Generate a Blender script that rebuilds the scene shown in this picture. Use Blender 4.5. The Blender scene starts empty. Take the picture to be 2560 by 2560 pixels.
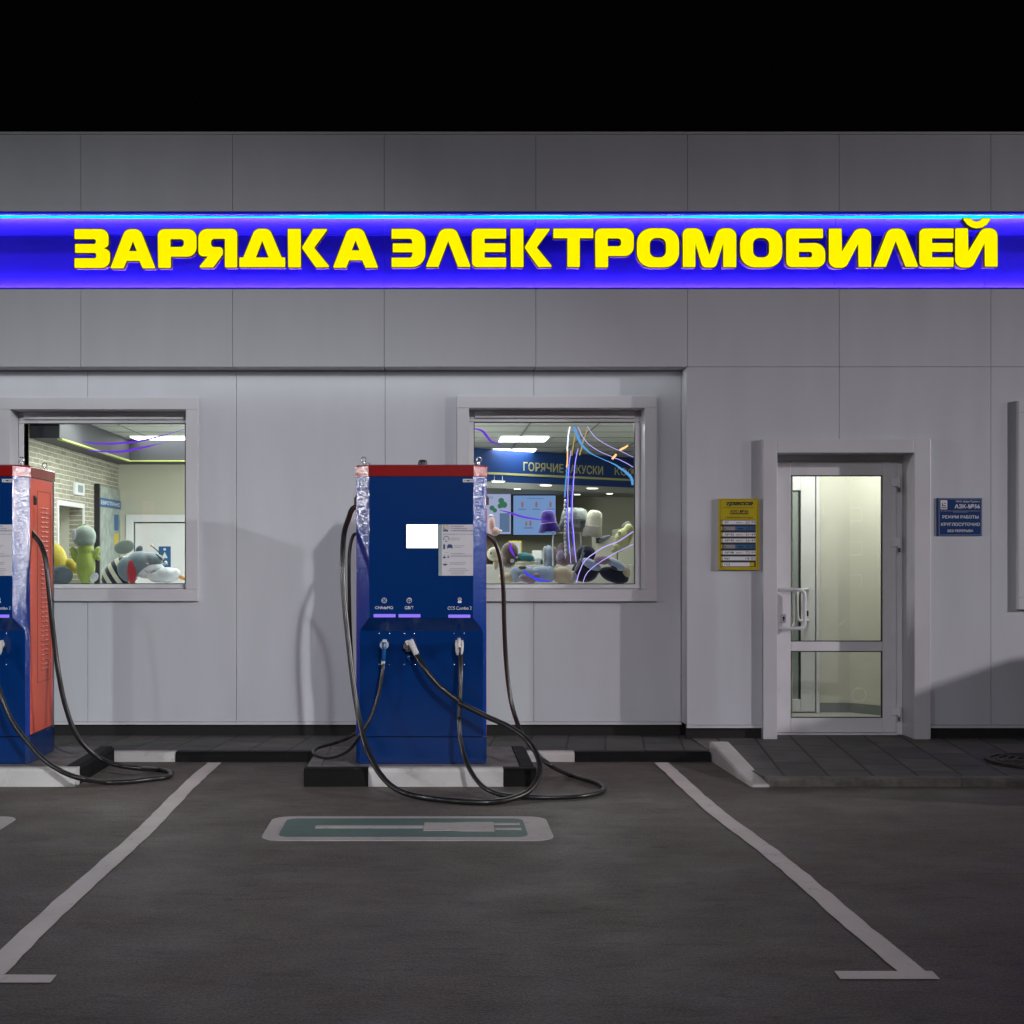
import bpy, math, random
from mathutils import Vector, Matrix, noise
random.seed(7)
R = math.radians
sc = bpy.context.scene
COL = sc.collection
F = 3530.0          # focal length in pixels of the 2560 px photograph
PX, PY, H = 1080.0, 1395.0, 1.45
def X(px, Y): return (px - PX) * Y / F
def Z(py, Y): return H + (PY - py) * Y / F
def G(px, py, z=0.0):                      # a point on a horizontal plane at height z
    Y = F * (H - z) / (py - PY)
    return Vector((X(px, Y), Y, z))

# ------------------------------------------------------------------ camera, world, lamps
cam = bpy.data.cameras.new('camera'); co = bpy.data.objects.new('camera', cam); COL.objects.link(co)
co.location = (0, 0, H); co.rotation_euler = (R(90), 0, 0)
cam.sensor_width = 36; cam.lens = 36 * F / 2560
cam.shift_x = (1280 - PX) / 2560; cam.shift_y = (PY - 1280) / 2560
cam.clip_end = 500; sc.camera = co
w = bpy.data.worlds.new('World'); sc.world = w; w.use_nodes = True
bg = w.node_tree.nodes['Background']; bg.inputs[0].default_value = (0.55, 0.5, 0.6, 1); bg.inputs[1].default_value = 0.0012
sc.view_settings.view_transform = 'Standard'; sc.view_settings.look = 'None'
sc.view_settings.exposure = 0; sc.view_settings.gamma = 1
sc.cycles.use_denoising = True; sc.cycles.max_bounces = 8; sc.cycles.transparent_max_bounces = 12
sc.cycles.sample_clamp_indirect = 4

def lamp(name, loc, target, power, col, size, spread=180):
    l = bpy.data.lights.new(name, 'AREA'); l.shape = 'RECTANGLE'; l.size = size[0]; l.size_y = size[1]
    l.energy = power; l.color = col; l.spread = R(spread)
    o = bpy.data.objects.new(name, l); COL.objects.link(o); o.location = loc
    o.rotation_euler = (Vector(target) - Vector(loc)).to_track_quat('-Z', 'Y').to_euler()
    o['kind'] = 'structure'
    return o
# forecourt floodlights outside the frame, then an added violet fill and glint lamps
lamp('canopy_lamp', (2.6, -4.0, 5.9), (-2.8, 11, -.5), 42, (0.97, 0.98, 1.0), (0.2, 0.2), 38)
lamp('canopy_lamp', (2.9, -4.0, 5.9), (2.4, 11, -1.2), 14, (1.0, 0.94, 0.95), (0.2, 0.2), 40)
lamp('canopy_lamp', (-4.6, -4.0, 5.6), (-3.2, 11, -.8), 7, (0.94, 0.98, 1.0), (0.25, 0.25), 40)
lamp('canopy_lamp', (-13.5, -3.2, 5.6), (-2.0, 11, -1.2), 44, (0.92, 0.97, 1.0), (0.25, 0.25), 44)
lamp('canopy_lamp', (16.0, 4.5, 4.6), (3.2, 11, -.2), 120, (1.0, 0.92, 0.98), (0.22, 0.22), 60)
lamp('canopy_lamp', (-1.5, -3.5, 6.2), (0.0, 11, -2.0), 20, (0.80, 0.72, 1.0), (5.0, 2.5), 50)  # added soft violet fill that tints the shade
lamp('facade_lamp', (13.0, 8.15, 3.8), (0.4, 9.3, 1.9), 13, (1.0, 1.0, 1.0), (0.5, 0.6), 30)  # unseen lamps added to put glints on the charger corners
lamp('facade_lamp', (14.5, 4.9, 3.9), (-2.7, 9.2, 1.9), 12, (1.0, 1.0, 1.0), (0.5, 0.6), 18)
lamp('facade_lamp', (-13.0, 8.15, 3.8), (-0.5, 9.3, 1.9), 12, (1.0, 1.0, 1.0), (0.5, 0.6), 24)

# ------------------------------------------------------------------ materials
def new_mat(name):
    m = bpy.data.materials.new(name); m.use_nodes = True
    return m, m.node_tree.nodes, m.node_tree.links
def P(name, col, rough=0.5, metal=0.0, spec=0.5, coat=0.0, noise_amt=0.0, nscale=8.0, bump=0.0, bscale=200.0, bdist=0.001, stretch=None):
    m, N, L = new_mat(name); b = N['Principled BSDF']
    b.inputs['Base Color'].default_value = (*col, 1); b.inputs['Roughness'].default_value = rough
    b.inputs['Metallic'].default_value = metal; b.inputs['Specular IOR Level'].default_value = spec
    b.inputs['Coat Weight'].default_value = coat
    tc = N.new('ShaderNodeTexCoord'); mp = N.new('ShaderNodeMapping'); L.new(tc.outputs['Object'], mp.inputs[0])
    if stretch: mp.inputs['Scale'].default_value = stretch
    if noise_amt:
        n = N.new('ShaderNodeTexNoise'); n.inputs['Scale'].default_value = nscale; n.inputs['Detail'].default_value = 6
        L.new(mp.outputs[0], n.inputs['Vector'])
        r = N.new('ShaderNodeValToRGB'); r.color_ramp.elements[0].position = .3; r.color_ramp.elements[1].position = .7
        a = 1 - noise_amt; c = 1 + noise_amt * .5
        r.color_ramp.elements[0].color = (col[0]*a, col[1]*a, col[2]*a, 1); r.color_ramp.elements[1].color = (min(1,col[0]*c), min(1,col[1]*c), min(1,col[2]*c), 1)
        L.new(n.outputs['Fac'], r.inputs[0]); L.new(r.outputs[0], b.inputs['Base Color'])
        mr = N.new('ShaderNodeMapRange'); mr.inputs[3].default_value = max(0, rough-.08); mr.inputs[4].default_value = min(1, rough+.1)
        L.new(n.outputs['Fac'], mr.inputs[0]); L.new(mr.outputs[0], b.inputs['Roughness'])
    if bump:
        n2 = N.new('ShaderNodeTexNoise'); n2.inputs['Scale'].default_value = bscale; n2.inputs['Detail'].default_value = 3
        L.new(mp.outputs[0], n2.inputs['Vector'])
        bp = N.new('ShaderNodeBump'); bp.inputs['Strength'].default_value = bump; bp.inputs['Distance'].default_value = bdist
        L.new(n2.outputs['Fac'], bp.inputs['Height']); L.new(bp.outputs[0], b.inputs['Normal'])
    return m
def E(name, col, s):
    m, N, L = new_mat(name); N.remove(N['Principled BSDF'])
    e = N.new('ShaderNodeEmission'); e.inputs[0].default_value = (*col, 1); e.inputs[1].default_value = s
    L.new(e.outputs[0], N['Material Output'].inputs[0]); return m
def sparkle(m, amt=.30, scale=170):
    N, L = m.node_tree.nodes, m.node_tree.links; b = N['Principled BSDF']
    for l in list(b.inputs['Normal'].links): L.remove(l)
    tc = N.new('ShaderNodeTexCoord'); v = N.new('ShaderNodeTexVoronoi'); v.inputs['Scale'].default_value = scale; L.new(tc.outputs['Object'], v.inputs['Vector'])
    ge = N.new('ShaderNodeNewGeometry')
    a = N.new('ShaderNodeVectorMath'); a.operation = 'SUBTRACT'; a.inputs[1].default_value = (.5, .5, .5); L.new(v.outputs['Color'], a.inputs[0])
    c = N.new('ShaderNodeVectorMath'); c.operation = 'SCALE'; c.inputs[3].default_value = amt; L.new(a.outputs[0], c.inputs[0])
    d = N.new('ShaderNodeVectorMath'); d.operation = 'ADD'; L.new(c.outputs[0], d.inputs[0]); L.new(ge.outputs['Normal'], d.inputs[1])
    e = N.new('ShaderNodeVectorMath'); e.operation = 'NORMALIZE'; L.new(d.outputs[0], e.inputs[0]); L.new(e.outputs[0], b.inputs['Normal'])
def glassmat(name, tint=(.96, .98, .97), haze=0.0, hazecol=(.8, .8, .8)):
    m, N, L = new_mat(name); N.remove(N['Principled BSDF'])
    t = N.new('ShaderNodeBsdfTransparent'); t.inputs[0].default_value = (*tint, 1)
    g = N.new('ShaderNodeBsdfGlossy'); g.inputs['Roughness'].default_value = 0.02
    fr = N.new('ShaderNodeFresnel'); fr.inputs[0].default_value = 1.5
    mx = N.new('ShaderNodeMixShader'); L.new(fr.outputs[0], mx.inputs[0]); L.new(t.outputs[0], mx.inputs[1]); L.new(g.outputs[0], mx.inputs[2])
    out = mx.outputs[0]
    if haze:
        d = N.new('ShaderNodeBsdfTranslucent'); d.inputs[0].default_value = (*hazecol, 1)
        m2 = N.new('ShaderNodeMixShader'); m2.inputs[0].default_value = haze; L.new(out, m2.inputs[1]); L.new(d.outputs[0], m2.inputs[2]); out = m2.outputs[0]
    L.new(out, N['Material Output'].inputs[0]); return m
def filmmat(name, v):
    m, N, L = new_mat(name); N.remove(N['Principled BSDF'])
    t = N.new('ShaderNodeBsdfTransparent'); d = N.new('ShaderNodeBsdfTranslucent'); d.inputs[0].default_value = (v, v, v, 1); e = N.new('ShaderNodeBsdfDiffuse'); e.inputs[0].default_value = (v, v, v, 1)
    a = N.new('ShaderNodeAddShader'); c = N.new('ShaderNodeAddShader'); L.new(t.outputs[0], a.inputs[0]); L.new(d.outputs[0], a.inputs[1]); L.new(a.outputs[0], c.inputs[0]); L.new(e.outputs[0], c.inputs[1]); L.new(c.outputs[0], N['Material Output'].inputs[0]); return m

M = {}
M['panel'] = P('cladding_panel', (.485, .50, .53), .42, noise_amt=.045, nscale=2.2, stretch=(2.2, 1, .45), bump=.25, bscale=3.0, bdist=.004)
M['panel_edge'] = P('cladding_core', (.05, .05, .055), .8)
M['trim'] = P('white_trim', (.52, .52, .54), .35, noise_amt=.05, nscale=3)
M['pvc'] = P('white_pvc', (.68, .68, .69), .3, noise_amt=.06, nscale=5)
M['rubber'] = P('black_rubber', (.012, .012, .012), .5)
M['skirt'] = P('dark_plinth', (.005, .005, .005), .8, noise_amt=.3, nscale=10)
M['glass'] = glassmat('window_glass')
M['decal'] = filmmat('frosted_film', .09)
M['channel'] = P('sign_channel_blue', (.034, .022, .85), .6, spec=.08)
M['led_edge'] = E('blue_led', (.75, .45, 1.0), 120.0)
M['tube'] = E('cyan_tube', (0.0, .72, 1.0), 1.5)
M['yellow_face'] = E('lit_yellow_acrylic', (1.0, .87, 0.0), 1.05)
M['rim'] = P('brown_letter_rim', (.07, .03, .0), .5)
M['letter_side'] = P('letter_return', (.20, .13, .26), .6)
M['blue'] = P('blue_powder_coat', (.0, .022, .115), .16, spec=.5, bump=1.0, bscale=260, bdist=.0005)
M['red'] = P('red_powder_coat', (.20, .004, .004), .18, spec=.5, bump=1.0, bscale=260, bdist=.0005)
sparkle(M['blue'], .04, 300); sparkle(M['red'], .04, 300)
M['blue_corner'] = P('blue_textured_corner', (.0, .026, .19), .15, spec=.5); sparkle(M['blue_corner'], .21, 300)  # same blue coat, lightened and faceted to carry lamp glints on the corners
M['red_corner'] = P('red_textured_corner', (.22, .006, .005), .16, spec=.5); sparkle(M['red_corner'], .21, 300)  # same red coat, lightened and faceted for the cap corner glints
M['blue_scuffed'] = None
M['orange_red'] = P('orange_red_side', (.56, .085, .045), .5, spec=.4, bump=.4, bscale=330, bdist=.0006, noise_amt=.12, nscale=4)
M['dark'] = P('black_plastic', (.01, .01, .012), .45)
M['steel'] = P('polished_steel', (.6, .6, .6), .22, metal=1)
M['screen'] = E('lit_display', (1, 1, .97), 3.2)
M['status'] = E('status_led', (.30, .20, 1.0), .95)
M['paper'] = P('printed_sheet', (.46, .44, .46), .5)
M['paper_blue'] = P('grey_green_band', (.20, .26, .27), .5)
M['navy'] = P('navy_ink', (.012, .03, .10), .6)
M['white_ink'] = P('white_ink', (.62, .62, .66), .5)
M['grey_ink'] = P('grey_ink', (.22, .21, .24), .6)
M['yellow_ink'] = P('yellow_ink', (.55, .42, .03), .5)
M['black_ink'] = P('black_ink', (.012, .010, .008), .6)
M['sign_yellow'] = P('price_yellow', (.42, .33, .003), .5, spec=.25)
M['sign_blue'] = P('sign_blue', (.003, .032, .13), .5, spec=.2)
M['strip_blue'] = P('price_strip_blue', (.01, .09, .24), .5)
M['plug_white'] = P('plug_light_grey', (.5, .49, .47), .4, noise_amt=.15, nscale=30)
M['plug_grey'] = P('plug_mid_grey', (.10, .09, .10), .5)
M['plug_blue'] = P('plug_blue', (.004, .07, .22), .3)
M['cable'] = P('black_cable', (.012, .011, .011), .32, noise_amt=.3, nscale=25, bump=.3, bscale=60, bdist=.001)

def paving(k=1.0):
    m, N, L = new_mat('concrete_slabs'); b = N['Principled BSDF']; b.inputs['Roughness'].default_value = .75
    tc = N.new('ShaderNodeTexCoord'); mp = N.new('ShaderNodeMapping'); L.new(tc.outputs['Object'], mp.inputs[0])
    mp.inputs['Rotation'].default_value = (0, 0, R(-90 + 7)); 
    br = N.new('ShaderNodeTexBrick'); br.offset = 0.5; br.inputs['Scale'].default_value = 1
    br.inputs['Brick Width'].default_value = .58; br.inputs['Row Height'].default_value = .285; br.inputs['Mortar Size'].default_value = .009
    br.inputs['Color1'].default_value = (.034, .035, .034, 1); br.inputs['Color2'].default_value = (.060, .055, .050, 1); br.inputs['Mortar'].default_value = (.010, .010, .010, 1)
    L.new(mp.outputs[0], br.inputs[0])
    n = N.new('ShaderNodeTexNoise'); n.inputs['Scale'].default_value = 5; n.inputs['Detail'].default_value = 8; L.new(tc.outputs['Object'], n.inputs[0])
    mr = N.new('ShaderNodeMapRange'); mr.inputs[3].default_value = .45*k; mr.inputs[4].default_value = 1.55*k; L.new(n.outputs[0], mr.inputs[0])
    mx = N.new('ShaderNodeVectorMath'); mx.operation = 'SCALE'; L.new(br.outputs[0], mx.inputs[0]); L.new(mr.outputs[0], mx.inputs[3])
    L.new(mx.outputs[0], b.inputs['Base Color'])
    n2 = N.new('ShaderNodeTexNoise'); n2.inputs['Scale'].default_value = 120; L.new(tc.outputs['Object'], n2.inputs[0])
    ad = N.new('ShaderNodeMath'); ad.operation = 'MULTIPLY_ADD'; ad.inputs[1].default_value = .3; L.new(n2.outputs[0], ad.inputs[0])
    iv = N.new('ShaderNodeMath'); iv.operation = 'SUBTRACT'; iv.inputs[0].default_value = 1; L.new(br.outputs['Fac'], iv.inputs[1]); L.new(iv.outputs[0], ad.inputs[2])
    bp = N.new('ShaderNodeBump'); bp.inputs['Strength'].default_value = .8; bp.inputs['Distance'].default_value = .004; L.new(ad.outputs[0], bp.inputs['Height']); L.new(bp.outputs[0], b.inputs['Normal'])
    return m
M['paving'] = paving(1.2); M['paving_landing'] = paving(1.9)
def asphalt():
    m, N, L = new_mat('worn_asphalt'); b = N['Principled BSDF']; b.inputs['Specular IOR Level'].default_value = .35
    tc = N.new('ShaderNodeTexCoord')
    def nz(s, d=6, st=None, ds=0):
        n = N.new('ShaderNodeTexNoise'); n.inputs['Scale'].default_value = s; n.inputs['Detail'].default_value = d; n.inputs['Distortion'].default_value = ds
        if st:
            mp = N.new('ShaderNodeMapping'); mp.inputs['Scale'].default_value = st; L.new(tc.outputs['Object'], mp.inputs[0]); L.new(mp.outputs[0], n.inputs[0])
        else: L.new(tc.outputs['Object'], n.inputs[0])
        return n
    def rng(sock, a, b_, lo=.3, hi=.7):
        r = N.new('ShaderNodeMapRange'); r.inputs[1].default_value = lo; r.inputs[2].default_value = hi; r.inputs[3].default_value = a; r.inputs[4].default_value = b_; L.new(sock, r.inputs[0]); return r.outputs[0]
    def mul(a, b_):
        r = N.new('ShaderNodeMath'); r.operation = 'MULTIPLY'; L.new(a, r.inputs[0]); L.new(b_, r.inputs[1]); return r.outputs[0]
    big = rng(nz(.35, 4, ds=.6).outputs[0], .86, 1.14)
    mid = rng(nz(5, 10, (.7, 1.6, 1), .5).outputs[0], .86, 1.14)
    dark = rng(nz(9, 10, (.6, 2.2, 1), 1.0).outputs[0], .70, 1.0, .33, .43)
    fine = rng(nz(120, 3, (1, .7, 1)).outputs[0], .60, 1.40, .3, .7)
    agg = N.new('ShaderNodeTexVoronoi'); agg.inputs['Scale'].default_value = 75; L.new(tc.outputs['Object'], agg.inputs['Vector'])
    grit = rng(agg.outputs['Distance'], 1.2, .82, 0, .7)
    v = mul(mul(mul(big, mid), mul(fine, dark)), grit)
    mx = N.new('ShaderNodeVectorMath'); mx.operation = 'SCALE'; mx.inputs[0].default_value = (.096, .081, .070); L.new(v, mx.inputs[3]); L.new(mx.outputs[0], b.inputs['Base Color'])
    L.new(rng(nz(2, 6).outputs[0], .55, .8), b.inputs['Roughness'])
    ad = N.new('ShaderNodeMath'); ad.operation = 'ADD'; L.new(agg.outputs['Distance'], ad.inputs[0]); L.new(nz(60, 4).outputs[0], ad.inputs[1])
    bp = N.new('ShaderNodeBump'); bp.inputs['Strength'].default_value = .6; bp.inputs['Distance'].default_value = .003; L.new(ad.outputs[0], bp.inputs['Height']); L.new(bp.outputs[0], b.inputs['Normal'])
    return m
M['asphalt'] = asphalt()
def worn(name, c1, c2, lo=.40, hi=.52, scale=9, fs=90, rough=.65, spec=.4):
    m, N, L = new_mat(name); b = N['Principled BSDF']; b.inputs['Roughness'].default_value = rough; b.inputs['Specular IOR Level'].default_value = spec
    tc = N.new('ShaderNodeTexCoord')
    n = N.new('ShaderNodeTexNoise'); n.inputs['Scale'].default_value = scale; n.inputs['Detail'].default_value = 12; n.inputs['Roughness'].default_value = .7; L.new(tc.outputs['Object'], n.inputs[0])
    r = N.new('ShaderNodeMapRange'); r.inputs[1].default_value = lo; r.inputs[2].default_value = hi; L.new(n.outputs[0], r.inputs[0])
    mx = N.new('ShaderNodeMix'); mx.data_type = 'RGBA'; mx.inputs[6].default_value = (*c2, 1); mx.inputs[7].default_value = (*c1, 1); L.new(r.outputs[0], mx.inputs[0])
    n2 = N.new('ShaderNodeTexNoise'); n2.inputs['Scale'].default_value = 2.5; n2.inputs['Detail'].default_value = 8; L.new(tc.outputs['Object'], n2.inputs[0])
    r2 = N.new('ShaderNodeMapRange'); r2.inputs[3].default_value = .72; r2.inputs[4].default_value = 1.25; L.new(n2.outputs[0], r2.inputs[0])
    sm = N.new('ShaderNodeVectorMath'); sm.operation = 'SCALE'; L.new(mx.outputs[2], sm.inputs[0]); L.new(r2.outputs[0], sm.inputs[3]); L.new(sm.outputs[0], b.inputs['Base Color'])
    n3 = N.new('ShaderNodeTexNoise'); n3.inputs['Scale'].default_value = fs; n3.inputs['Detail'].default_value = 4; L.new(tc.outputs['Object'], n3.inputs[0])
    bp = N.new('ShaderNodeBump'); bp.inputs['Strength'].default_value = .6; bp.inputs['Distance'].default_value = .004; L.new(n3.outputs[0], bp.inputs['Height']); L.new(bp.outputs[0], b.inputs['Normal'])
    return m
M['blue_scuffed'] = worn('scuffed_blue_paint', (.0, .022, .15), (.22, .24, .27), .26, .275, 7, 200, .3)
M['line'] = worn('line_paint', (.50, .46, .44), (.26, .24, .22), .30, .42, 14)
M['mark_green'] = worn('green_paint', (.075, .125, .11), (.06, .07, .065), .30, .45, 8)
M['mark_white'] = worn('marking_white', (.36, .33, .315), (.22, .2, .19), .30, .45, 12)
M['kerb_white'] = worn('kerb_white_paint', (.46, .45, .43), (.34, .33, .31), .33, .44, 8)
M['kerb_lilac'] = worn('kerb_bare_top', (.16, .15, .155), (.07, .065, .06), .35, .6, 7)
M['kerb_black'] = worn('kerb_black_paint', (.006, .006, .006), (.018, .017, .016), .30, .42, 8, spec=.12)
M['kerb_bare'] = worn('kerb_concrete', (.15, .14, .12), (.05, .048, .042), .35, .6, 6)

# ------------------------------------------------------------------ mesh helper
class MB:
    def __init__(s): s.v = []; s.f = []; s.m = []; s.sm = []
    def add(s, vs, fs, mi=0, smooth=False):
        k = len(s.v); s.v += [tuple(v) for v in vs]
        for f in fs: s.f.append([k + i for i in f]); s.m.append(mi); s.sm.append(smooth)
        return s
    def box(s, x0, x1, y0, y1, z0, z1, mi=0):
        v = [(x, y, z) for z in (z0, z1) for y in (y0, y1) for x in (x0, x1)]
        return s.add(v, [(0,2,3,1),(4,5,7,6),(0,1,5,4),(2,6,7,3),(0,4,6,2),(1,3,7,5)], mi)
    def prism(s, poly, a0, a1, axis='z', mi=0, smooth=False):      # poly in the plane of the two other axes
        def mk(p, a): return {'z': (p[0], p[1], a), 'y': (p[0], a, p[1]), 'x': (a, p[0], p[1])}[axis]
        n = len(poly); v = [mk(p, a0) for p in poly] + [mk(p, a1) for p in poly]
        s.add(v, [list(range(n))[::-1], list(range(n, 2*n))], mi)
        s.add(v, [(i, (i+1) % n, n + (i+1) % n, n + i) for i in range(n)], mi, smooth); return s
    def loft(s, rings, mi=0, cap=True, smooth=False, closed=True):
        n = len(rings[0]); v = [p for r in rings for p in r]; fs = []
        for k in range(len(rings)-1):
            for i in range(n if closed else n-1):
                j = (i+1) % n; fs.append((k*n+i, k*n+j, (k+1)*n+j, (k+1)*n+i))
        s.add(v, fs, mi, smooth)
        if cap: s.add(rings[0], [list(range(n))[::-1]], mi); s.add(rings[-1], [list(range(n))], mi)
        return s
    def tube(s, pts, r, mi=0, seg=12, smooth=True):
        pts = [Vector(p) for p in pts]; rings = []; up = Vector((0.12, 0.31, 0.94)); n0 = None
        for i, p in enumerate(pts):
            t = (pts[min(i+1, len(pts)-1)] - pts[max(i-1, 0)]).normalized()
            a = up.cross(t) if n0 is None else (n0 - t * n0.dot(t))
            a.normalize(); n0 = a; b = t.cross(a)
            rr = r(i / max(1, len(pts)-1)) if callable(r) else r
            rings.append([p + (a*math.cos(q) + b*math.sin(q))*rr for q in [2*math.pi*k/seg for k in range(seg)]])
        return s.loft(rings, mi, True, smooth)
    def ell(s, c, r, mi=0, rot=None, nu=20, nv=12):
        Mx = rot.to_matrix() if rot else Matrix.Identity(3); rings = []
        for j in range(nv+1):
            t = math.pi*(0.02 + .96*j/nv)
            rings.append([Vector(c) + Mx @ Vector((r[0]*math.sin(t)*math.cos(q), r[1]*math.sin(t)*math.sin(q), -r[2]*math.cos(t))) for q in [2*math.pi*k/nu for k in range(nu)]])
        return s.loft(rings, mi, True, True)
    def ring(s, c, R1, r, axis='y', mi=0, n=24):
        pts = []
        for k in range(n+1):
            q = 2*math.pi*k/n; a, b = R1*math.cos(q), R1*math.sin(q)
            pts.append(Vector(c) + Vector({'y': (a, 0, b), 'z': (a, b, 0), 'x': (0, a, b)}[axis]))
        return s.tube(pts, r, mi, 8)
    def disc(s, c, r, y0, y1, mi=0, n=24, rz=None):
        return s.prism([(c[0] + r*math.cos(2*math.pi*k/n), c[1] + (rz or r)*math.sin(2*math.pi*k/n)) for k in range(n)], y0, y1, 'y', mi)
    def frame(s, x0, x1, z0, z1, t, y0, y1, mi=0):                  # a rectangular frame of bars t wide, butted
        s.box(x0, x1, y0, y1, z1-t, z1, mi); s.box(x0, x1, y0, y1, z0, z0+t, mi)
        s.box(x0, x0+t, y0, y1, z0+t, z1-t, mi); return s.box(x1-t, x1, y0, y1, z0+t, z1-t, mi)
    def curve(s, loops, tf, depth=0, mi=0, off=0):                  # filled outline, tf: (x,y,z of curve) -> world
        c = bpy.data.curves.new('tmp', 'CURVE'); c.dimensions = '2D'; c.fill_mode = 'BOTH'; c.extrude = depth/2; c.offset = off
        for lp in loops:
            sp = c.splines.new('POLY'); sp.points.add(len(lp)-1); sp.use_cyclic_u = True
            for i, p in enumerate(lp): sp.points[i].co = (p[0], p[1], 0, 1)
        o = bpy.data.objects.new('tmp', c); me = bpy.data.meshes.new_from_object(o)
        s.add([tf(v.co) for v in me.vertices], [list(p.vertices) for p in me.polygons], mi)
        bpy.data.objects.remove(o); bpy.data.curves.remove(c); bpy.data.meshes.remove(me); return s
    def text(s, body, x0, x1, z0, z1, y, mi=0, bold=0.0, shear=0.0, tf=None, spacing=1.0):   # text fitted into a rectangle facing -Y
        c = bpy.data.curves.new('tmp', 'FONT'); c.body = body; c.offset = bold; c.shear = shear; c.space_character = spacing; c.resolution_u = 3
        o = bpy.data.objects.new('tmp', c); me = bpy.data.meshes.new_from_object(o)
        if me.vertices:
            xs = [v.co.x for v in me.vertices]; ys = [v.co.y for v in me.vertices]
            ax, bx, ay, by = min(xs), max(xs), min(ys), max(ys)
            if x1 is None: x1 = x0 + (bx-ax) * (z1-z0)/(by-ay)
            vs = [(x0 + (v.co.x-ax)/(bx-ax)*(x1-x0), y, z0 + (v.co.y-ay)/(by-ay)*(z1-z0)) for v in me.vertices]
            if tf: vs = [tf(v) for v in vs]
            s.add(vs, [list(p.vertices) for p in me.polygons], mi)
        bpy.data.objects.remove(o); bpy.data.curves.remove(c); bpy.data.meshes.remove(me); return s
    def build(s, name, mats, parent=None, bevel=0, sub=0, remesh=0):
        me = bpy.data.meshes.new(name); me.from_pydata(s.v, [], s.f)
        for m in (mats if isinstance(mats, (list, tuple)) else [mats]): me.materials.append(m)
        me.polygons.foreach_set('material_index', s.m); me.polygons.foreach_set('use_smooth', s.sm); me.update()
        o = bpy.data.objects.new(name, me); COL.objects.link(o)
        if parent: o.parent = parent
        if remesh:
            r = o.modifiers.new('r', 'REMESH'); r.mode = 'VOXEL'; r.voxel_size = remesh; r.use_smooth_shade = True
            q = o.modifiers.new('s', 'SMOOTH'); q.iterations = 5; q.factor = .6
        if bevel:
            b = o.modifiers.new('b', 'BEVEL'); b.width = bevel; b.segments = 2; b.limit_method = 'ANGLE'; b.angle_limit = R(50)
            b.use_clamp_overlap = True
        return o
def tag(o, label, cat, group=None, kind=None):
    if label: o['label'] = label
    if cat: o['category'] = cat
    if group: o['group'] = group
    if kind: o['kind'] = kind
    return o
def struct(o): o['kind'] = 'structure'; return o
def thing(name, label, cat, loc=(0,0,0), group=None, parent=None):
    o = bpy.data.objects.new(name, None); COL.objects.link(o); o.location = loc; o.empty_display_size = .1
    if label: tag(o, label, cat, group)
    if parent: o.parent = parent
    return o
def crom(pts, n=8):
    pts = [Vector(p) for p in pts]; out = []
    for i in range(len(pts)-1):
        p0 = pts[max(i-1,0)]; p1 = pts[i]; p2 = pts[i+1]; p3 = pts[min(i+2, len(pts)-1)]
        for k in range(n):
            t = k/n; out.append(.5*((2*p1) + (p2-p0)*t + (2*p0-5*p1+4*p2-p3)*t*t + (3*p1-p0-3*p2+p3)*t**3))
    out.append(pts[-1]); return out
def rounded(pts, seg=6):                                             # polygon (x, y, radius) -> points
    out = []; n = len(pts)
    for i in range(n):
        p = Vector(pts[i][:2]); r = pts[i][2] if len(pts[i]) > 2 else 0
        if r <= 0: out.append((p.x, p.y)); continue
        a = Vector(pts[i-1][:2]) - p; b = Vector(pts[(i+1) % n][:2]) - p
        la, lb = a.length, b.length; a.normalize(); b.normalize()
        ang = a.angle(b); t = min(r/math.tan(ang/2), la*.5, lb*.5)
        rr = t*math.tan(ang/2); A = p + a*t; B = p + b*t
        c = p + (a+b).normalized()*(rr/math.sin(ang/2))
        va, vb = A-c, B-c; a0 = math.atan2(va.y, va.x); d = math.atan2(vb.y, vb.x) - a0
        while d > math.pi: d -= 2*math.pi
        while d < -math.pi: d += 2*math.pi
        for k in range(seg+1):
            q = a0 + d*k/seg; out.append((c.x + rr*math.cos(q), c.y + rr*math.sin(q)))
    return out
def rrect(x0, x1, z0, z1, r, seg=6): return rounded([(x0,z0,r),(x1,z0,r),(x1,z1,r),(x0,z1,r)], seg)

# ================================================================== ground
g = MB(); g.box(-60, 60, -60, 90, -.5, 0); struct(g.build('ground', M['asphalt']))
YF, YR = 10.85, 11.07            # front cladding plane, recessed cladding plane
WK = .057                        # walkway height
YK = 10.04                       # kerb face of the walkway
YI = 8.95                        # front of the charger islands
XS = X(1717, YF)                 # the step between recessed and front wall
XR = 2.0                         # left edge of the door landing
wk = MB(); wk.box(-9, XR-.001, YK+.10, 11.2, -.2, WK); struct(wk.build('walkway', M['paving']))
# landing in front of the door: a slab falling gently to the front
ld = MB(); xr = 9
ld.add([(XR+.13,YI+.12,-.2),(xr,YI+.12,-.2),(xr,11.2,-.2),(XR+.001,11.2,-.2),(XR+.13,YI+.12,.050),(xr,YI+.12,.050),(xr,11.2,.066),(XR+.001,11.2,.066),
        (XR+.001,10.1,-.2),(XR+.001,10.1,.058)],
       [(4,5,6,7,9),(0,1,5,4),(1,2,6,5),(0,4,9,8),(8,9,7,3)]); struct(ld.build('landing', M['paving_landing']))
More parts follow.
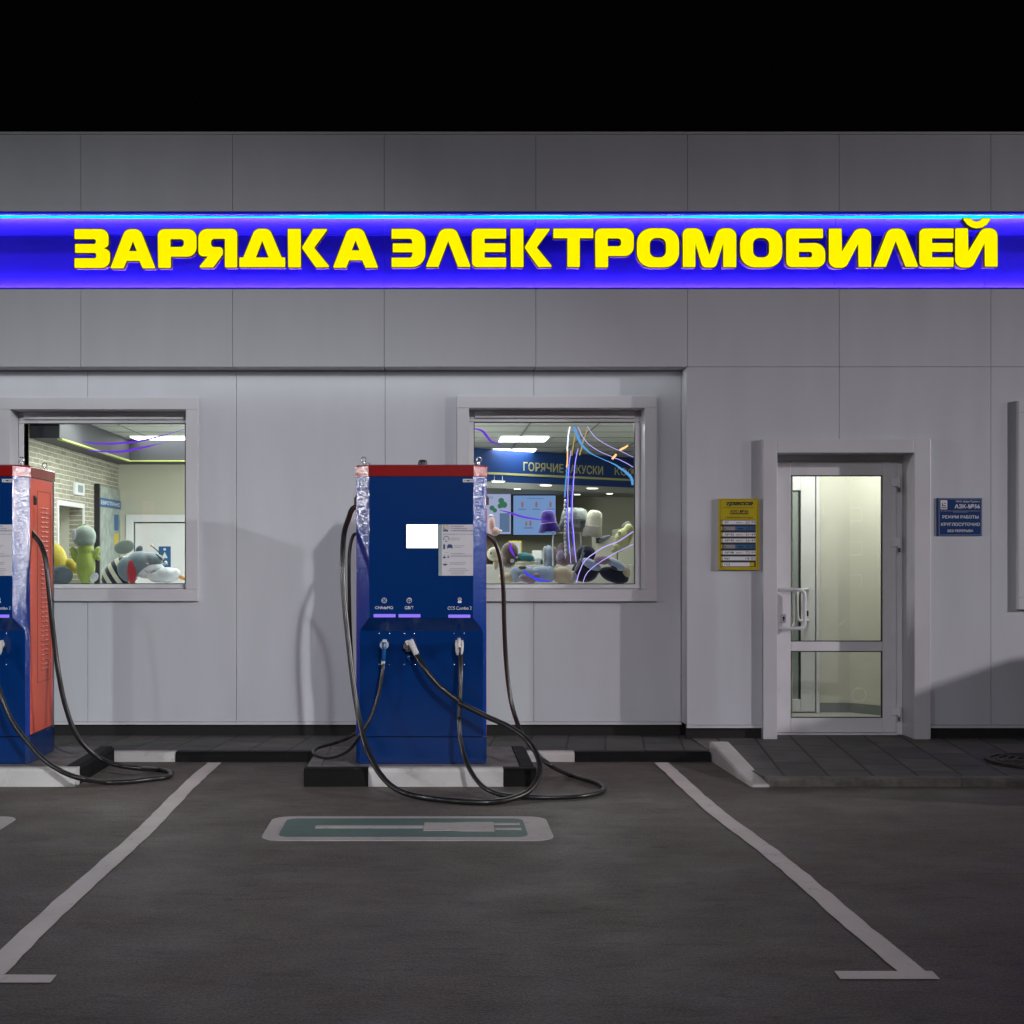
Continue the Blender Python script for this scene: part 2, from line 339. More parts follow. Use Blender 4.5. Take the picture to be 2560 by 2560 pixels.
# kerbs
kb = MB(); 
def kerbrow(b, segs, y0, y1, z):
    for a, c, mi in segs:
        b.prism([(y0, -.1), (y1, -.1), (y1, z), (y0+.02, z), (y0, z-.018)], a+.002, c-.002, 'x', mi)
xa, xb = X(232, YK), X(438, YK)
kerbrow(kb, [(-9, -3.9, 1), (-3.9, xa-.0, 1), (xa, xb, 0), (xb, xb+.95, 1), (xb+.95, X(1299, YK), 1), (X(1299, YK), X(1437, YK), 0), (X(1437, YK), XR-.02, 1)], YK, YK+.10, WK+.012)
struct(kb.build('kerb', [M['kerb_white'], M['kerb_black']], bevel=.006))
kf = MB()
segs = [(XR+.13, 3.36), (3.36, 4.36), (4.36, 5.4), (5.4, 9)]
for a, c in segs: kf.prism([(YI, -.1), (YI+.118, -.1), (YI+.118, .052), (YI+.015, .052), (YI, .042)], a+.002, c-.002, 'x', 0)
struct(kf.build('kerb', [M['kerb_bare']], bevel=.005))
kr = MB()   # white kerb stone that falls from the walkway to the front of the landing
kr.add([(XR-.01,YK+.10,-.1),(XR+.13,YK+.10,-.1),(XR+.14,YI-.02,-.1),(XR+.02,YI-.02,-.1),
        (XR-.01,YK+.10,.135),(XR+.13,YK+.10,.135),(XR+.14,YI-.02,.016),(XR+.02,YI-.02,.012)],
       [(0,1,2,3),(4,7,6,5),(0,4,5,1),(1,5,6,2),(2,6,7,3),(3,7,4,0)]); struct(kr.build('kerb', [M['kerb_white']], bevel=.015))
# charger islands
def island(cx, left_ext, right_ext, cols):
    IH = .113; b = MB(); t = MB()
    xl, xr_ = cx - left_ext, cx + right_ext
    # front kerb stones
    cs = [xl] + cols[0] + [xr_]
    for i in range(len(cs)-1):
        b.prism([(YI,-.1),(YI+.11,-.1),(YI+.11,IH),(YI+.02,IH),(YI,IH-.02)], cs[i]+.002, cs[i+1]-.002, 'x', cols[1][i])
    for sx, xx in ((-1, xl), (1, xr_)):
        q = [(xx, -.1), (xx - sx*.10, -.1), (xx - sx*.10, IH), (xx - sx*.02, IH), (xx, IH-.02)]
        n = 3
        for k in range(n):
            y0 = YI+.112 + (YK-.0-YI-.112)*k/n; y1 = YI+.112 + (YK-YI-.112)*(k+1)/n
            b.prism(q, y0+.002, y1-.002, 'y', cols[2][0 if sx < 0 else 1])
    t.box(xl+.102, xr_-.102, YI+.112, YK-.002, -.1, IH-.004)
    struct(b.build('island_kerb', [M['kerb_white'], M['kerb_black'], M['kerb_lilac']], bevel=.008))
    struct(t.build('island_top', [M['kerb_lilac']]))
CX, CXL = -.0695, -3.05
island(CX, .745, .735, ([X(920, YI), X(1259, YI)], (1, 0, 1), (2, 1)))
island(CXL, .745, CXL*-1 + X(189, YI), ([-3.3], (1, 0), (1, 1)))
# painted bay lines (4 mm sheets)
def strip(b, pts, w_, z=.004, mi=0):
    n = len(pts); L_ = []; R_ = []
    for i, p in enumerate(pts):
        j = random.uniform(-.004, .004)
        L_.append((p[0]-w_/2+j, p[1], z)); R_.append((p[0]+w_/2+random.uniform(-.004,.004), p[1], z))
    b.add(L_+R_, [(i, n+i, n+i+1, i+1) for i in range(n-1)], mi)
def ys(a, b_, n): return [a + (b_-a)*i/n for i in range(n+1)]
l1 = MB(); strip(l1, [(-1.535 + .010*math.sin(y*1.9), y) for y in ys(9.98, 4.905, 44)], .10)
l1.add([(-1.583,4.905,.004),(-1.302,4.90,.004),(-1.300,4.81,.004),(-1.583,4.81,.004)], [(0,3,2,1)]); 
struct(l1.build('parking_line', M['line']))
l2 = MB(); strip(l2, [(1.607 + .085*((9.98-y)/5.05)**1.3 + .012*math.sin(y*2.1), y) for y in ys(9.98, 4.945, 44)], .10)
l2.add([(1.409,4.945,.004),(1.752,4.945,.004),(1.745,4.85,.004),(1.402,4.85,.004)], [(0,3,2,1)])
struct(l2.build('parking_line', M['line']))
def evmark(dx):
    b = MB()
    b.prism([(x+dx, y) for x, y in rrect(-.885, .632, 7.235, 7.905, .11)], .0, .004, 'z', 0)
    b.prism([(x+dx, y) for x, y in rrect(-.80, .50, 7.315, 7.825, .07)], .001, .0075, 'z', 1)
    zz0, zz1 = .002, .011
    b.box(-.625+dx, -.045+dx, 7.535, 7.60, zz0, zz1, 0)
    b.prism([(x+dx, y) for x, y in [(-.045,7.46),(.105,7.47),(.16,7.45),(.33,7.445),(.335,7.70),(.20,7.705),(.105,7.68),(-.04,7.685)]], zz0, zz1, 'z', 0)
    b.box(.336+dx, .475+dx, 7.63, 7.67, zz0, zz1, 0); b.box(.336+dx, .475+dx, 7.49, 7.53, zz0, zz1, 0)
    return struct(b.build('painted_marking', [M['mark_white'], M['mark_green']]))
evmark(0); evmark(-2.935)

# ================================================================== the building
B = thing('service_station_building', 'grey panel clad fuel station shop with two lit windows and a glazed white door', 'building')
WZ0 = .166                                   # lower edge of cladding
ZTOP = Z(332, YF); ZREC = Z(917, YF)         # top of wall, soffit of the recess
SG0, SG1 = Z(718.5, YF), Z(532.5, YF)        # sign channel
jx = [X(152.5*1.325 + k*286.2*1.325, YF) for k in range(-4, 12)]
def cells(mb, xs, zs, holes, y0, y1, gap=.0032):
    for i in range(len(xs)-1):
        for k in range(len(zs)-1):
            a, b_, c, d = xs[i]+gap/2, xs[i+1]-gap/2, zs[k]+gap/2, zs[k+1]-gap/2
            rects = [(a, b_, c, d)]
            for h in holes:
                nr = []
                for r in rects:
                    if r[1] <= h[0] or r[0] >= h[1] or r[3] <= h[2] or r[2] >= h[3]: nr.append(r); continue
                    if r[0] < h[0]: nr.append((r[0], h[0], r[2], r[3]))
                    if r[1] > h[1]: nr.append((h[1], r[1], r[2], r[3]))
                    m0, m1 = max(r[0], h[0]), min(r[1], h[1])
                    if r[2] < h[2]: nr.append((m0, m1, r[2], h[2]))
                    if r[3] > h[3]: nr.append((m0, m1, h[3], r[3]))
                rects = nr
            for r in rects: mb.box(r[0], r[1], y0, y1, r[2], r[3])
YC = YR - .04            # casing front of the recessed windows
W1 = (X(-5, YC), X(494.8, YC), Z(1503, YC), Z(993, YC))
W2 = (X(1143, YC), X(1642, YC), Z(1503.5, YC), Z(989.5, YC))
YD = YF - .04
W3 = (X(2547, YD), X(2547, YD)+1.53, Z(1524, YD), Z(1001, YD))
D1 = (X(1908, YD), X(2327, YD), 0.0, Z(1097.5, YD))
up = MB()
cells(up, jx, [SG1+.012, ZTOP-.012], [], YF, YF+.03)
cells(up, jx, [ZREC, SG0-.012], [], YF, YF+.03)
holes_front = [(W3[0]+.03, W3[1]-.03, W3[2]+.03, W3[3]-.03), (D1[0]+.03, D1[1]-.03, -1, D1[3]-.03)]
cells(up, [XS] + [j for j in jx if j > XS+.1] , [WZ0, ZREC], holes_front, YF, YF+.03)
up.box(XS, XS+.03, YF+.031, YR+.03, WZ0, ZREC)                       # return of the step
jr = [X(152.5*1.325 + k*286.2*1.325, YF) for k in range(-4, 6)]
jr = [j for j in jr if j < XS-.1] + [XS]
cells(up, jr, [WZ0, ZREC-.001], [(W1[0]+.03, W1[1]-.03, W1[2]+.03, W1[3]-.03), (W2[0]+.03, W2[1]-.03, W2[2]+.03, W2[3]-.03)], YR, YR+.03)
cells_s = MB()
for i in range(len(jr)-1): up.box(jr[i]+.003, jr[i+1]-.003, YF+.032, YR, ZREC, ZREC+.02)       # soffit of the recess
up.build('cladding', M['panel'], B)
core = MB()   # solid wall behind the cladding, with openings
def slab(mb, x0, x1, z0, z1, holes, y0, y1): cells(mb, [x0, x1], [z0, z1], holes, y0, y1, 0)
G1 = lambda W, t=.09: (W[0]+t, W[1]-t, W[2]+t, W[3]-t)
slab(core, jx[0], XS, .0, ZREC+.02, [G1(W1), G1(W2)], YR+.031, YR+.2)
slab(core, XS+.031, jx[-1], .0, ZREC+.02, [G1(W3), (D1[0]+.10, D1[1]-.11, -1, D1[3]-.09)], YF+.031, YR+.2)
core.box(jx[0], jx[-1], YF+.15, YR+.2, ZREC+.021, ZTOP-.02)
core.box(jx[0], jx[-1], YF+.031, YF+.149, ZREC+.021, SG0-.012)
core.box(jx[0], jx[-1], YF+.031, YF+.149, SG1+.012, ZTOP-.02)
core.build('wall', M['panel_edge'], B)
cp = MB(); cp.box(jx[0], jx[-1], YF-.012, YF+.4, ZTOP-.012, ZTOP+.006); cp.build('coping', M['trim'], B, bevel=.003)
rf = MB(); rf.box(jx[0], jx[-1], YR+.2, 19, 3.2, 3.4); rf.build('roof', M['panel_edge'], B)
sk = MB()
sk.box(jx[0], XS+.05, YR+.02, YR+.06, WK, WZ0+.004); sk.box(XS+.0, D1[0]-.001, YF+.02, YF+.06, WK, WZ0+.004); sk.box(D1[1]+.001, jx[-1], YF+.02, YF+.06, WK, WZ0+.004)
sk.build('skirting', M['skirt'], B)
ds = MB(); ds.box(jx[0], XS-.001, YR-.006, YR+.03, WZ0-.022, WZ0-.001); ds.box(XS, D1[0]-.002, YF-.006, YF+.03, WZ0-.022, WZ0-.001); ds.box(D1[1]+.002, jx[-1], YF-.006, YF+.03, WZ0-.022, WZ0-.001)
ds.build('drip_edge', M['trim'], B)

def window(Wd, yc, ywall):
    x0, x1, z0, z1 = Wd; t = .094; yg = yc + .225
    b = MB()
    # mitred look: top and bottom boards run through, sides butted
    b.box(x0, x1, yc, ywall+.03, z1-t, z1); b.box(x0, x1, yc, ywall+.03, z0, z0+t)
    b.box(x0, x0+t, yc, ywall+.03, z0+t+.001, z1-t-.001); b.box(x1-t, x1, yc, ywall+.03, z0+t+.001, z1-t-.001)
    a, c, d, e = x0+t-.012, x1-t+.012, z0+t-.012, z1-t+.012
    b.box(a, c, ywall+.031, yg+.05, e-.011, e); b.box(a, c, ywall+.031, yg+.05, d, d+.011)
    b.box(a, a+.011, ywall+.031, yg+.05, d+.012, e-.012); b.box(c-.011, c, ywall+.031, yg+.05, d+.012, e-.012)
    wn = b.build('window', M['trim'], B, bevel=.002)
    a, c, d, e = x0+t, x1-t, z0+t, z1-t
    f = MB(); f.box(a+.001, c-.001, yg, yg+.06, e-.088, e-.001); f.box(a+.001, c-.001, yg, yg+.06, d+.001, d+.035)
    f.box(a+.001, a+.042, yg, yg+.06, d+.036, e-.089); f.box(c-.042, c-.001, yg, yg+.06, d+.036, e-.089)
    f.box(a+.05, c-.05, yg-.03, yg-.001, e-.06, e-.001)
    fr = f.build('frame', M['pvc'], wn, bevel=.004)
    gk = MB(); gk.frame(a+.0425, c-.0425, d+.0355, e-.0885, .006, yg+.006, yg+.03); gk.build('gasket', M['rubber'], fr)
    p = MB(); p.box(a+.043, c-.043, yg+.02, yg+.026, d+.036, e-.089); p.build('pane', M['glass'], wn)
    s = MB(); s.box(a-.02, c+.02, yg+.061, yg+.50, d-.03, d+.012); s.build('sill', M['pvc'], wn, bevel=.004)
    return yg, d
yg1, sill1 = window(W1, YC, YR); yg2, sill2 = window(W2, YC, YR); yg3, sill3 = window(W3, YD, YF)
SILL = sill1 + .012

# slim downlight strip under the overhang: it grazes the recessed wall
l = bpy.data.lights.new('soffit_lamp', 'AREA'); l.shape = 'RECTANGLE'; l.size = XS+4.6; l.size_y = .012; l.energy = 4.5; l.color = (.93, .97, 1)
o = bpy.data.objects.new('soffit_lamp', l); COL.objects.link(o); o.location = ((XS-4.7)/2, YF+.075, ZREC-.003); o['kind'] = 'structure'
# door
db = MB(); x0, x1, _, z1 = D1
wl, wr, wt = .108, .125, .105
db.box(x0, x0+wl, YD, YF+.03, .05, z1); db.box(x1-wr, x1, YD, YF+.03, .05, z1); db.box(x0+wl+.001, x1-wr-.001, YD, YF+.03, z1-wt, z1)
yl = YF + .23
db.box(x0+wl-.010, x0+wl, YF+.031, yl+.09, .05, z1-wt+.01); db.box(x1-wr, x1-wr+.012, YF+.031, yl+.09, .05, z1-wt+.01); db.box(x0+wl+.001, x1-wr-.001, YF+.031, yl+.09, z1-wt, z1-wt+.012)
db.build('door_casing', M['trim'], B, bevel=.003)
jf = MB(); fx0, fx1 = x0+wl+.001, x1-wr-.001; fz1 = z1-wt-.001
jf.box(fx0, fx0+.012, yl, yl+.07, .06, fz1); jf.box(fx1-.052, fx1, yl, yl+.07, .06, fz1); jf.box(fx0+.013, fx1-.053, yl, yl+.07, fz1-.045, fz1)
jf.box(fx0+.013, fx1-.053, yl-.03, yl+.07, .055, .078)
jf.build('door_frame', M['pvc'], B, bevel=.004)
lx0, lx1, lz0, lz1 = fx0+.014, fx1-.054, .082, fz1-.047
Yl = yl - .012
gx0, gx1 = X(1977, Yl), X(2207, Yl); zt = Z(1188.5, Yl); zm1 = Z(1604, Yl); zm0 = Z(1628, Yl); zb = Z(1795, Yl)
dl = MB()
dl.box(lx0, gx0, Yl, Yl+.06, lz0, lz1); dl.box(gx1, lx1, Yl, Yl+.06, lz0, lz1)
dl.box(gx0+.0005, gx1-.0005, Yl, Yl+.06, zt, lz1); dl.box(gx0+.0005, gx1-.0005, Yl, Yl+.06, lz0, zb); dl.box(gx0+.0005, gx1-.0005, Yl, Yl+.06, zm0, zm1)
DR = dl.build('door', M['pvc'], B, bevel=.004)
gk = MB(); gk.frame(gx0, gx1, zm1, zt, .007, Yl+.008, Yl+.03); gk.frame(gx0, gx1, zb, zm0, .007, Yl+.008, Yl+.03); gk.build('gasket', M['rubber'], DR)
pn = MB(); pn.box(gx0+.001, gx1-.001, Yl+.02, Yl+.026, zm1, zt); pn.box(gx0+.001, gx1-.001, Yl+.02, Yl+.026, zb, zm0); pn.build('pane', M['glass'], DR)
def ringsq(b, cx, cz, s, t, y):
    b.curve([rrect(cx-s, cx+s, cz-s, cz+s, s*.3), rrect(cx-s+t, cx+s-t, cz-s+t, cz+s-t, s*.22)], lambda c: (c.x, y, c.y))
yy = Yl + .018
for zx, zy in ((665, 465), (860, 465), (665, 640), (860, 640), (665, 808), (858, 808)):
    px, py = 1720+zx/2.0548, 1060+zy/2.0548
    dc = MB(); ringsq(dc, X(px, yy), Z(py, yy), .055, .009, yy); dc.build('film_decal', M['decal'], DR)
dc = MB()
A = (X(1720+845/2.0548, yy), Z(1060+970/2.0548, yy)); C = (X(1720+775/2.0548, yy), Z(1060+1035/2.0548, yy))
n = Vector((C[1]-A[1], A[0]-C[0])).normalized()*.009
dc.add([(A[0]+n.x, yy, A[1]+n.y), (A[0]-n.x, yy, A[1]-n.y), (C[0]-n.x, yy, C[1]-n.y), (C[0]+n.x, yy, C[1]+n.y)], [(0,1,2,3)]); dc.build('film_decal', M['decal'], DR)
cx_, cz_ = X(1720+880/2.0548, yy), Z(1060+1392/2.0548, yy)
for r1, r2 in ((.088, .084), (.060, .046)):
    dc = MB(); dc.curve([[(cx_+r1*math.cos(R(k*12)), cz_+r1*math.sin(R(k*12))) for k in range(30)], [(cx_+r2*math.cos(R(k*12)), cz_+r2*math.sin(R(k*12))) for k in range(30)]], lambda c: (c.x, yy, c.y)); dc.build('film_decal', M['decal'], DR)
# pull handles: one outside, one inside
def pull(y, sy, dx):
    hx0 = X(1950, Yl)+dx; hx1 = X(2004, Yl)+dx; za, zb_ = Z(1474, Yl), Z(1570, Yl)
    b = MB()
    pts = [(hx0, y, za), (hx0+.012, y+sy*.05, za), (hx1-.045, y+sy*.085, za), (hx1-.008, y+sy*.088, za-.018), (hx1, y+sy*.09, za-.055), (hx1, y+sy*.09, (za+zb_)/2), (hx1, y+sy*.09, zb_+.055), (hx1-.008, y+sy*.088, zb_+.018), (hx1-.045, y+sy*.085, zb_), (hx0+.012, y+sy*.05, zb_), (hx0, y, zb_)]
    b.tube(crom(pts, 6), .0145, 0, 14)
    return b
h = pull(Yl, -1, 0); h.build('handle', M['pvc'], DR)
h = pull(Yl+.06, 1, -.01); h.build('handle', M['pvc'], DR)
lk = MB(); cxk, czk = X(1957, Yl), Z(1546, Yl)
lk.prism(rrect(cxk-.022, cxk+.022, czk-.034, czk+.034, .008), Yl-.012, Yl+.001, 'y', 0)
lk.disc((cxk+.004, czk+.006), .009, Yl-.0135, Yl-.011, 1); lk.box(cxk, cxk+.008, Yl-.0135, Yl-.011, czk-.018, czk+.004, 1)
lk.build('lock', [M['trim'], M['dark']], DR, bevel=.002)
for zz in (1060+315/2.0548, 1060+625/2.0548, 1060+1490/2.0548):
    hb = MB(); zc = Z(zz, Yl); xc = X(2246, Yl)
    hb.box(xc-.055, xc+.02, Yl-.018, Yl+.004, zc-.008, zc+.055, 0); hb.tube([(xc, Yl-.02, zc-.05), (xc, Yl-.02, zc+.055)], .0095, 0, 12)
    hb.tube([(xc, Yl-.0205, zc-.052), (xc, Yl-.0205, zc-.018)], .0102, 1, 12)
    hb.build('hinge', [M['pvc'], M['plug_grey']], DR, bevel=.002)

# ================================================================== illuminated sign
SGN = thing('illuminated_sign', 'long violet blue lit sign band with big yellow Cyrillic letters above the windows', 'sign', (0, YF, SG0))
def up_(o): o.parent = SGN; o.matrix_parent_inverse = Matrix.Translation((0, -YF, -SG0)); return o
ch = MB(); YB = YF + .13
zstep = Z(588, YB-.02)
seg = [j for j in jx]
for i in range(len(seg)-1):
    ch.box(seg[i]+.001, seg[i+1]-.001, YB, YB+.018, SG0, zstep-.001)
    ch.box(seg[i]+.001, seg[i+1]-.001, YB-.028, YB+.018, zstep, SG1-.0)
ch.box(jx[0], jx[-1], YF+.002, YB+.018, SG1+.0005, SG1+.011); ch.box(jx[0], jx[-1], YF+.002, YB+.018, SG0-.011, SG0-.0005)
up_(ch.build('channel', M['channel']))
def ledstrip(y0, y1, z0, z1):
    b = MB(); b.box(jx[0], jx[-1], y0, y1, z0, z1); up_(b.build('led_strip', M['led_edge']))
yq = YB - .028 - .032
ledstrip(yq, yq+.006, SG1-.006, SG1-.001)
ledstrip(YB-.034, YB-.028, SG0+.001, SG0+.006)
b = MB(); b.box(jx[0], jx[-1], yq-.006, yq-.003, SG1-.014, SG1-.0005); up_(b.build('led_profile', M['channel']))
tb = MB(); pts = []
n = 220
for k in range(n+1):
    xx = jx[0] + (jx[-1]-jx[0])*k/n
    pts.append((xx, YF+.060, SG1-.016 - .0015*math.sin(xx*2.3)))
tb.tube(pts, lambda t: .0105 + .003*math.sin(t*70) + .002*math.sin(t*31+1), 0, 8); up_(tb.build('light_tube', M['tube']))
L = {}
L['З'] = [[(0,0,15),(412,0,95),(412,205,70),(358,232,0),(430,262,75),(430,470,110),(0,470,15),(0,352,10),(262,352,22),(262,288,22),(8,288,10),(8,180,10),(257,180,22),(257,122,22),(0,122,10)]]
L['А'] = [[(0,475,12),(182,0,95),(363,0,95),(550,475,12),(392,475,12),(352,385,5),(200,385,5),(163,475,12)], [(275,150),(320,265),(230,265)]]
L['Р'] = [[(0,0,75),(470,0,105),(470,334,115),(160,334,0),(160,470,15),(5,470,15)], [(155,122,5),(315,122,40),(315,216,40),(155,216,5)]]
L['Я'] = [[(0,0,105),(470,0,60),(470,466,15),(320,466,15),(320,120,5),(155,120,40),(155,220,40),(298,220,60),(298,305,45),(182,466,12),(2,466,12),(112,332,0),(0,332,110)]]
L['Д'] = [[(0,347,12),(48,347,0),(188,0,90),(368,0,90),(513,347,0),(556,347,12),(556,465,12),(0,465,12)], [(277,150),(353,348),(202,348)]]
L['К'] = [[(0,0,12),(158,0,12),(160,465,12),(5,465,12)], [(308,0,12),(488,0,12),(320,228,15),(512,462,12),(338,466,12),(168,228,30)]]
L['Э'] = [[(0,0,12),(410,0,165),(410,463,165),(0,463,12),(0,348,8),(245,348,60),(253,284,0),(15,284,8),(15,176,8),(250,176,0),(245,120,60),(0,120,8)]]
L['Л'] = [[(0,463,12),(182,0,95),(368,0,95),(548,463,12),(390,463,12),(273,155,0),(155,463,12)]]
L['Е'] = [[(0,0,65),(415,0,12),(415,120,12),(155,120,5),(155,177,5),(405,177,12),(405,283,12),(155,283,5),(155,350,5),(415,350,12),(415,465,12),(0,465,60)]]
L['Т'] = [[(0,0,12),(485,0,12),(485,118,12),(322,118,0),(322,466,12),(170,466,12),(170,118,0),(0,118,12)]]
L['О'] = [[(0,0,175),(510,0,175),(510,472,175),(0,472,175)], [(157,118,78),(350,118,78),(350,352,78),(157,352,78)]]
L['М'] = [[(0,0,70),(222,0,100),(324,318,0),(427,0,100),(649,0,95),(649,470,12),(490,470,12),(490,185,0),(400,474,60),(240,474,60),(155,185,0),(155,470,12),(3,470,12)]]
L['Б'] = [[(0,0,65),(445,0,12),(445,115,12),(155,118,5),(155,176,5),(473,172,125),(473,465,100),(0,465,70)], [(155,280,5),(312,280,25),(312,346,25),(155,346,5)]]
L['И'] = [[(0,0,12),(155,0,12),(160,274,0),(327,0,90),(510,0,105),(512,464,12),(358,464,12),(355,185,0),(205,474,85),(0,474,95)]]
L['Й'] = L['И'] + [[(92,-120,8),(185,-120,0),(215,-92,0),(250,-80,0),(285,-86,0),(312,-105,0),(325,-120,0),(432,-120,8),(418,-92,0),(380,-40,0),(330,-8,0),(255,2,0),(200,-10,0),(145,-45,0),(108,-92,0)]]
place = [('З',170,80,208),('А',170,511,208),('Р',170,1085,208),('Я',170,1575,206),('Д',570,137,203),('К',570,722,206),('А',570,1266,200),
         ('Э',960,90,205),('Л',960,502,203),('Е',960,1060,203),('К',960,1525,203),('Т',1350,158,201),('Р',1350,662,200),('О',1350,1168,198),
         ('М',1740,-164,198),('О',1740,530,198),('Б',1740,1086,203),('И',1740,1600,202),('Л',2120,300,202),('Е',2120,857,200),('Й',2120,1290,198)]
YLF = YF - .012
def offs(lp, d):
    P_ = [Vector(p[:2]) for p in lp]; n = len(P_)
    area = sum(P_[i].x*P_[(i+1) % n].y - P_[(i+1) % n].x*P_[i].y for i in range(n)); sg = 1 if area > 0 else -1
    out = []
    for i in range(n):
        a = (P_[i]-P_[i-1]).normalized(); b_ = (P_[(i+1) % n]-P_[i]).normalized()
        na = Vector((a.y, -a.x))*sg; nb = Vector((b_.y, -b_.x))*sg
        m_ = (na+nb); m_ = m_/max(.35, m_.length_squared)*2 if m_.length > 1e-6 else na
        convex = (a.x*b_.y-a.y*b_.x)*sg > 0
        r = lp[i][2] if len(lp[i]) > 2 else 0
        q = P_[i] + m_*d
        out.append((q.x, q.y, max(0, r + (d if convex else -d)) if r > 0 or not convex else max(0, d)))
    return out
for li, (chh, ox, lx, ly) in enumerate(place):
    k = 4.83
    def mk(d, only=None):
        loops = []
        for i_, lp in enumerate(L[chh]):
            if only is not None and i_ != only: continue
            hole = i_ > 0 and chh in 'АРДОБ'
            q = rounded(offs(lp, -d if hole else d), 7)
            loops.append([(X(ox+(lx+p[0])/k, YLF), Z(530+(ly+p[1])/k, YLF)) for p in q])
        return loops
    e_ = (li % 3)*.0009
    lo = MB().curve(mk(1.5), lambda c: (c.x, YLF+.038-c.z+e_, c.y), .062, 0).build('letter', M['letter_side']); up_(lo)
    rb = MB()
    if chh in 'КЙ':
        for o_ in (0, 1): rb.curve(mk(9.5, o_), lambda c: (c.x, YLF+.0-c.z+e_+o_*.0006, c.y), .008, 0)
    else: rb.curve(mk(9.5), lambda c: (c.x, YLF+.0-c.z+e_, c.y), .008, 0)
    rb.build('rim', M['rim'], lo)
    MB().curve(mk(-1.5), lambda c: (c.x, YLF-.0065-c.z, c.y), .004, 0).build('face', M['yellow_face'], lo)

# ================================================================== chargers
Z0 = .113; YCF = 9.13
def qx(px): return X(px, YCF) - CX
def qz(py, Y=YCF): return Z(py, Y) - Z0
def octo(z, yf, c, hx=.4245, dp=.77, cb=.0885, g=0):
    yc = .0885
    return [(-(hx-c)-g*.4, yf-g, z), ((hx-c)+g*.4, yf-g, z), (hx+g, yc-g*.4, z), (hx+g, dp-cb+g*.4, z), (hx-cb+g*.4, dp+g, z), (-(hx-cb)-g*.4, dp+g, z), (-hx-g, dp-cb+g*.4, z), (-hx-g, yc-g*.4, z)]
def corners(b):
    for i in range(len(b.f)):
        if len(b.f[i]) == 4 and i % 8 in (1, 7): b.m[i] = 1
def build_charger(label):
    t = thing('charging_station', label, 'charging station', (CX, YCF, Z0), 'electric car charging stations')
    lo_c = .0235; lo_y = .065
    b = MB(); b.loft([octo(.176, lo_y, lo_c), octo(.977-Z0, lo_y, lo_c), octo(1.063-Z0, 0, .0885), octo(1.977-Z0, 0, .0885)])
    corners(b); body = b.build('cabinet', [M['blue'], M['blue_corner']], t, bevel=.004)
    b = MB(); b.loft([octo(0, lo_y-.001, lo_c, g=.001), octo(.170, lo_y-.001, lo_c, g=.001)]); b.build('base', M['blue'], t, bevel=.004)
    b = MB(); b.loft([octo(.171, lo_y+.006, lo_c, g=-.006), octo(.1755, lo_y+.006, lo_c, g=-.006)]); b.build('seam', M['dark'], t)
    b = MB(); b.loft([octo(1.979-Z0, 0, .0885, g=.006), octo(2.046-Z0, 0, .0885, g=.006), octo(2.055-Z0, .012, .0885, g=-.006)]); corners(b); b.build('cap', [M['red'], M['red_corner']], t, bevel=.003)
    for sx in (-.375, .375):
        for y in (.07, .62):
            b = MB(); b.ring((sx, y, 1.977), .0165, .0042, 'y', 0); b.prism([(sx+.010*math.cos(R(60*k)), y+.010*math.sin(R(60*k))) for k in range(6)], 1.943, 1.955, 'z'); b.tube([(sx, y, 1.955), (sx, y, 1.963)], .006)
            b.build('lifting_eye', M['steel'], t)
    b = MB(); b.loft([[(.0075+r*math.cos(R(k*15)), .3+r*math.sin(R(k*15)), z) for k in range(24)] for r, z in ((.032, 1.943), (.031, 1.972), (.027, 1.988), (.012, 1.993))], 0, True, True); b.build('beacon', M['dark'], t)
    for s in (-1, 1):
        b = MB(); x0, x1 = (.4205, .4259) if s > 0 else (-.4259, -.4205)
        b.box(x0, x1, .095, .640, .182, 1.86)
        sp = b.build('side_panel', M['orange_red'], t, bevel=.002)
        b = MB(); f = .4260
        def sx_(a): return (s*f, s*(f+a)) if s > 0 else (s*(f+a), s*f)
        a0, a1 = sx_(.0012)
        for (y0, y1, z0, z1) in ((.256,.58,1.897-Z0-.004,1.897-Z0), (.256,.58,.619-Z0,.619-Z0+.004), (.256,.260,.623-Z0,1.893-Z0), (.576,.580,.623-Z0,1.893-Z0)): b.box(a0, a1, y0, y1, z0, z1)
        b.build('door_gap', M['dark'], sp)
        b = MB()
        for k in range(35):
            z = 1.79-Z0-.0318*k
            for (ya, yb) in ((.345,.425), (.435,.515)):
                b.add([(s*f, ya, z), (s*f, yb, z), (s*(f+.007), yb-.008, z-.009), (s*(f+.007), ya+.008, z-.009), (s*f, ya, z-.012), (s*f, yb, z-.012)], [(0,1,2,3), (0,3,4), (1,5,2), (3,2,5,4)])
        b.build('louvre', M['orange_red'], sp)
        b = MB()
        for k in range(35):
            z = 1.79-Z0-.0318*k
            for (ya, yb) in ((.353,.417), (.443,.507)): b.box(*sx_(.0060), ya, yb, z-.0125, z-.0095)
        b.build('vent_slot', M['dark'], sp)
        b = MB(); b.box(*sx_(.018), .165, .195, 1.80-Z0, 1.85-Z0); b.box(*sx_(.010), .160, .20, 1.845-Z0, 1.862-Z0); b.build('latch', M['dark'], sp, bevel=.003)
        b = MB(); b.box(*sx_(.003), .155, .205, 1.66-Z0, 1.79-Z0); b.box(*sx_(.006), .172, .188, 1.675-Z0, 1.775-Z0); b.build('lock_plate', M['orange_red'], sp, bevel=.002)
        for z in (1.735, .74):
            b = MB(); a, c = sx_(.006); b.prism([(.555+.008*math.cos(R(k*30)), z-Z0+.008*math.sin(R(k*30))) for k in range(12)], a, c, 'x'); b.build('screw', M['steel'], sp)
    # front: display, sheet, stickers
    b = MB(); b.box(qx(1016.3), qx(1095.5), -.003, .001, qz(1369.8), qz(1311.6)); b.build('screen', M['screen'], t)
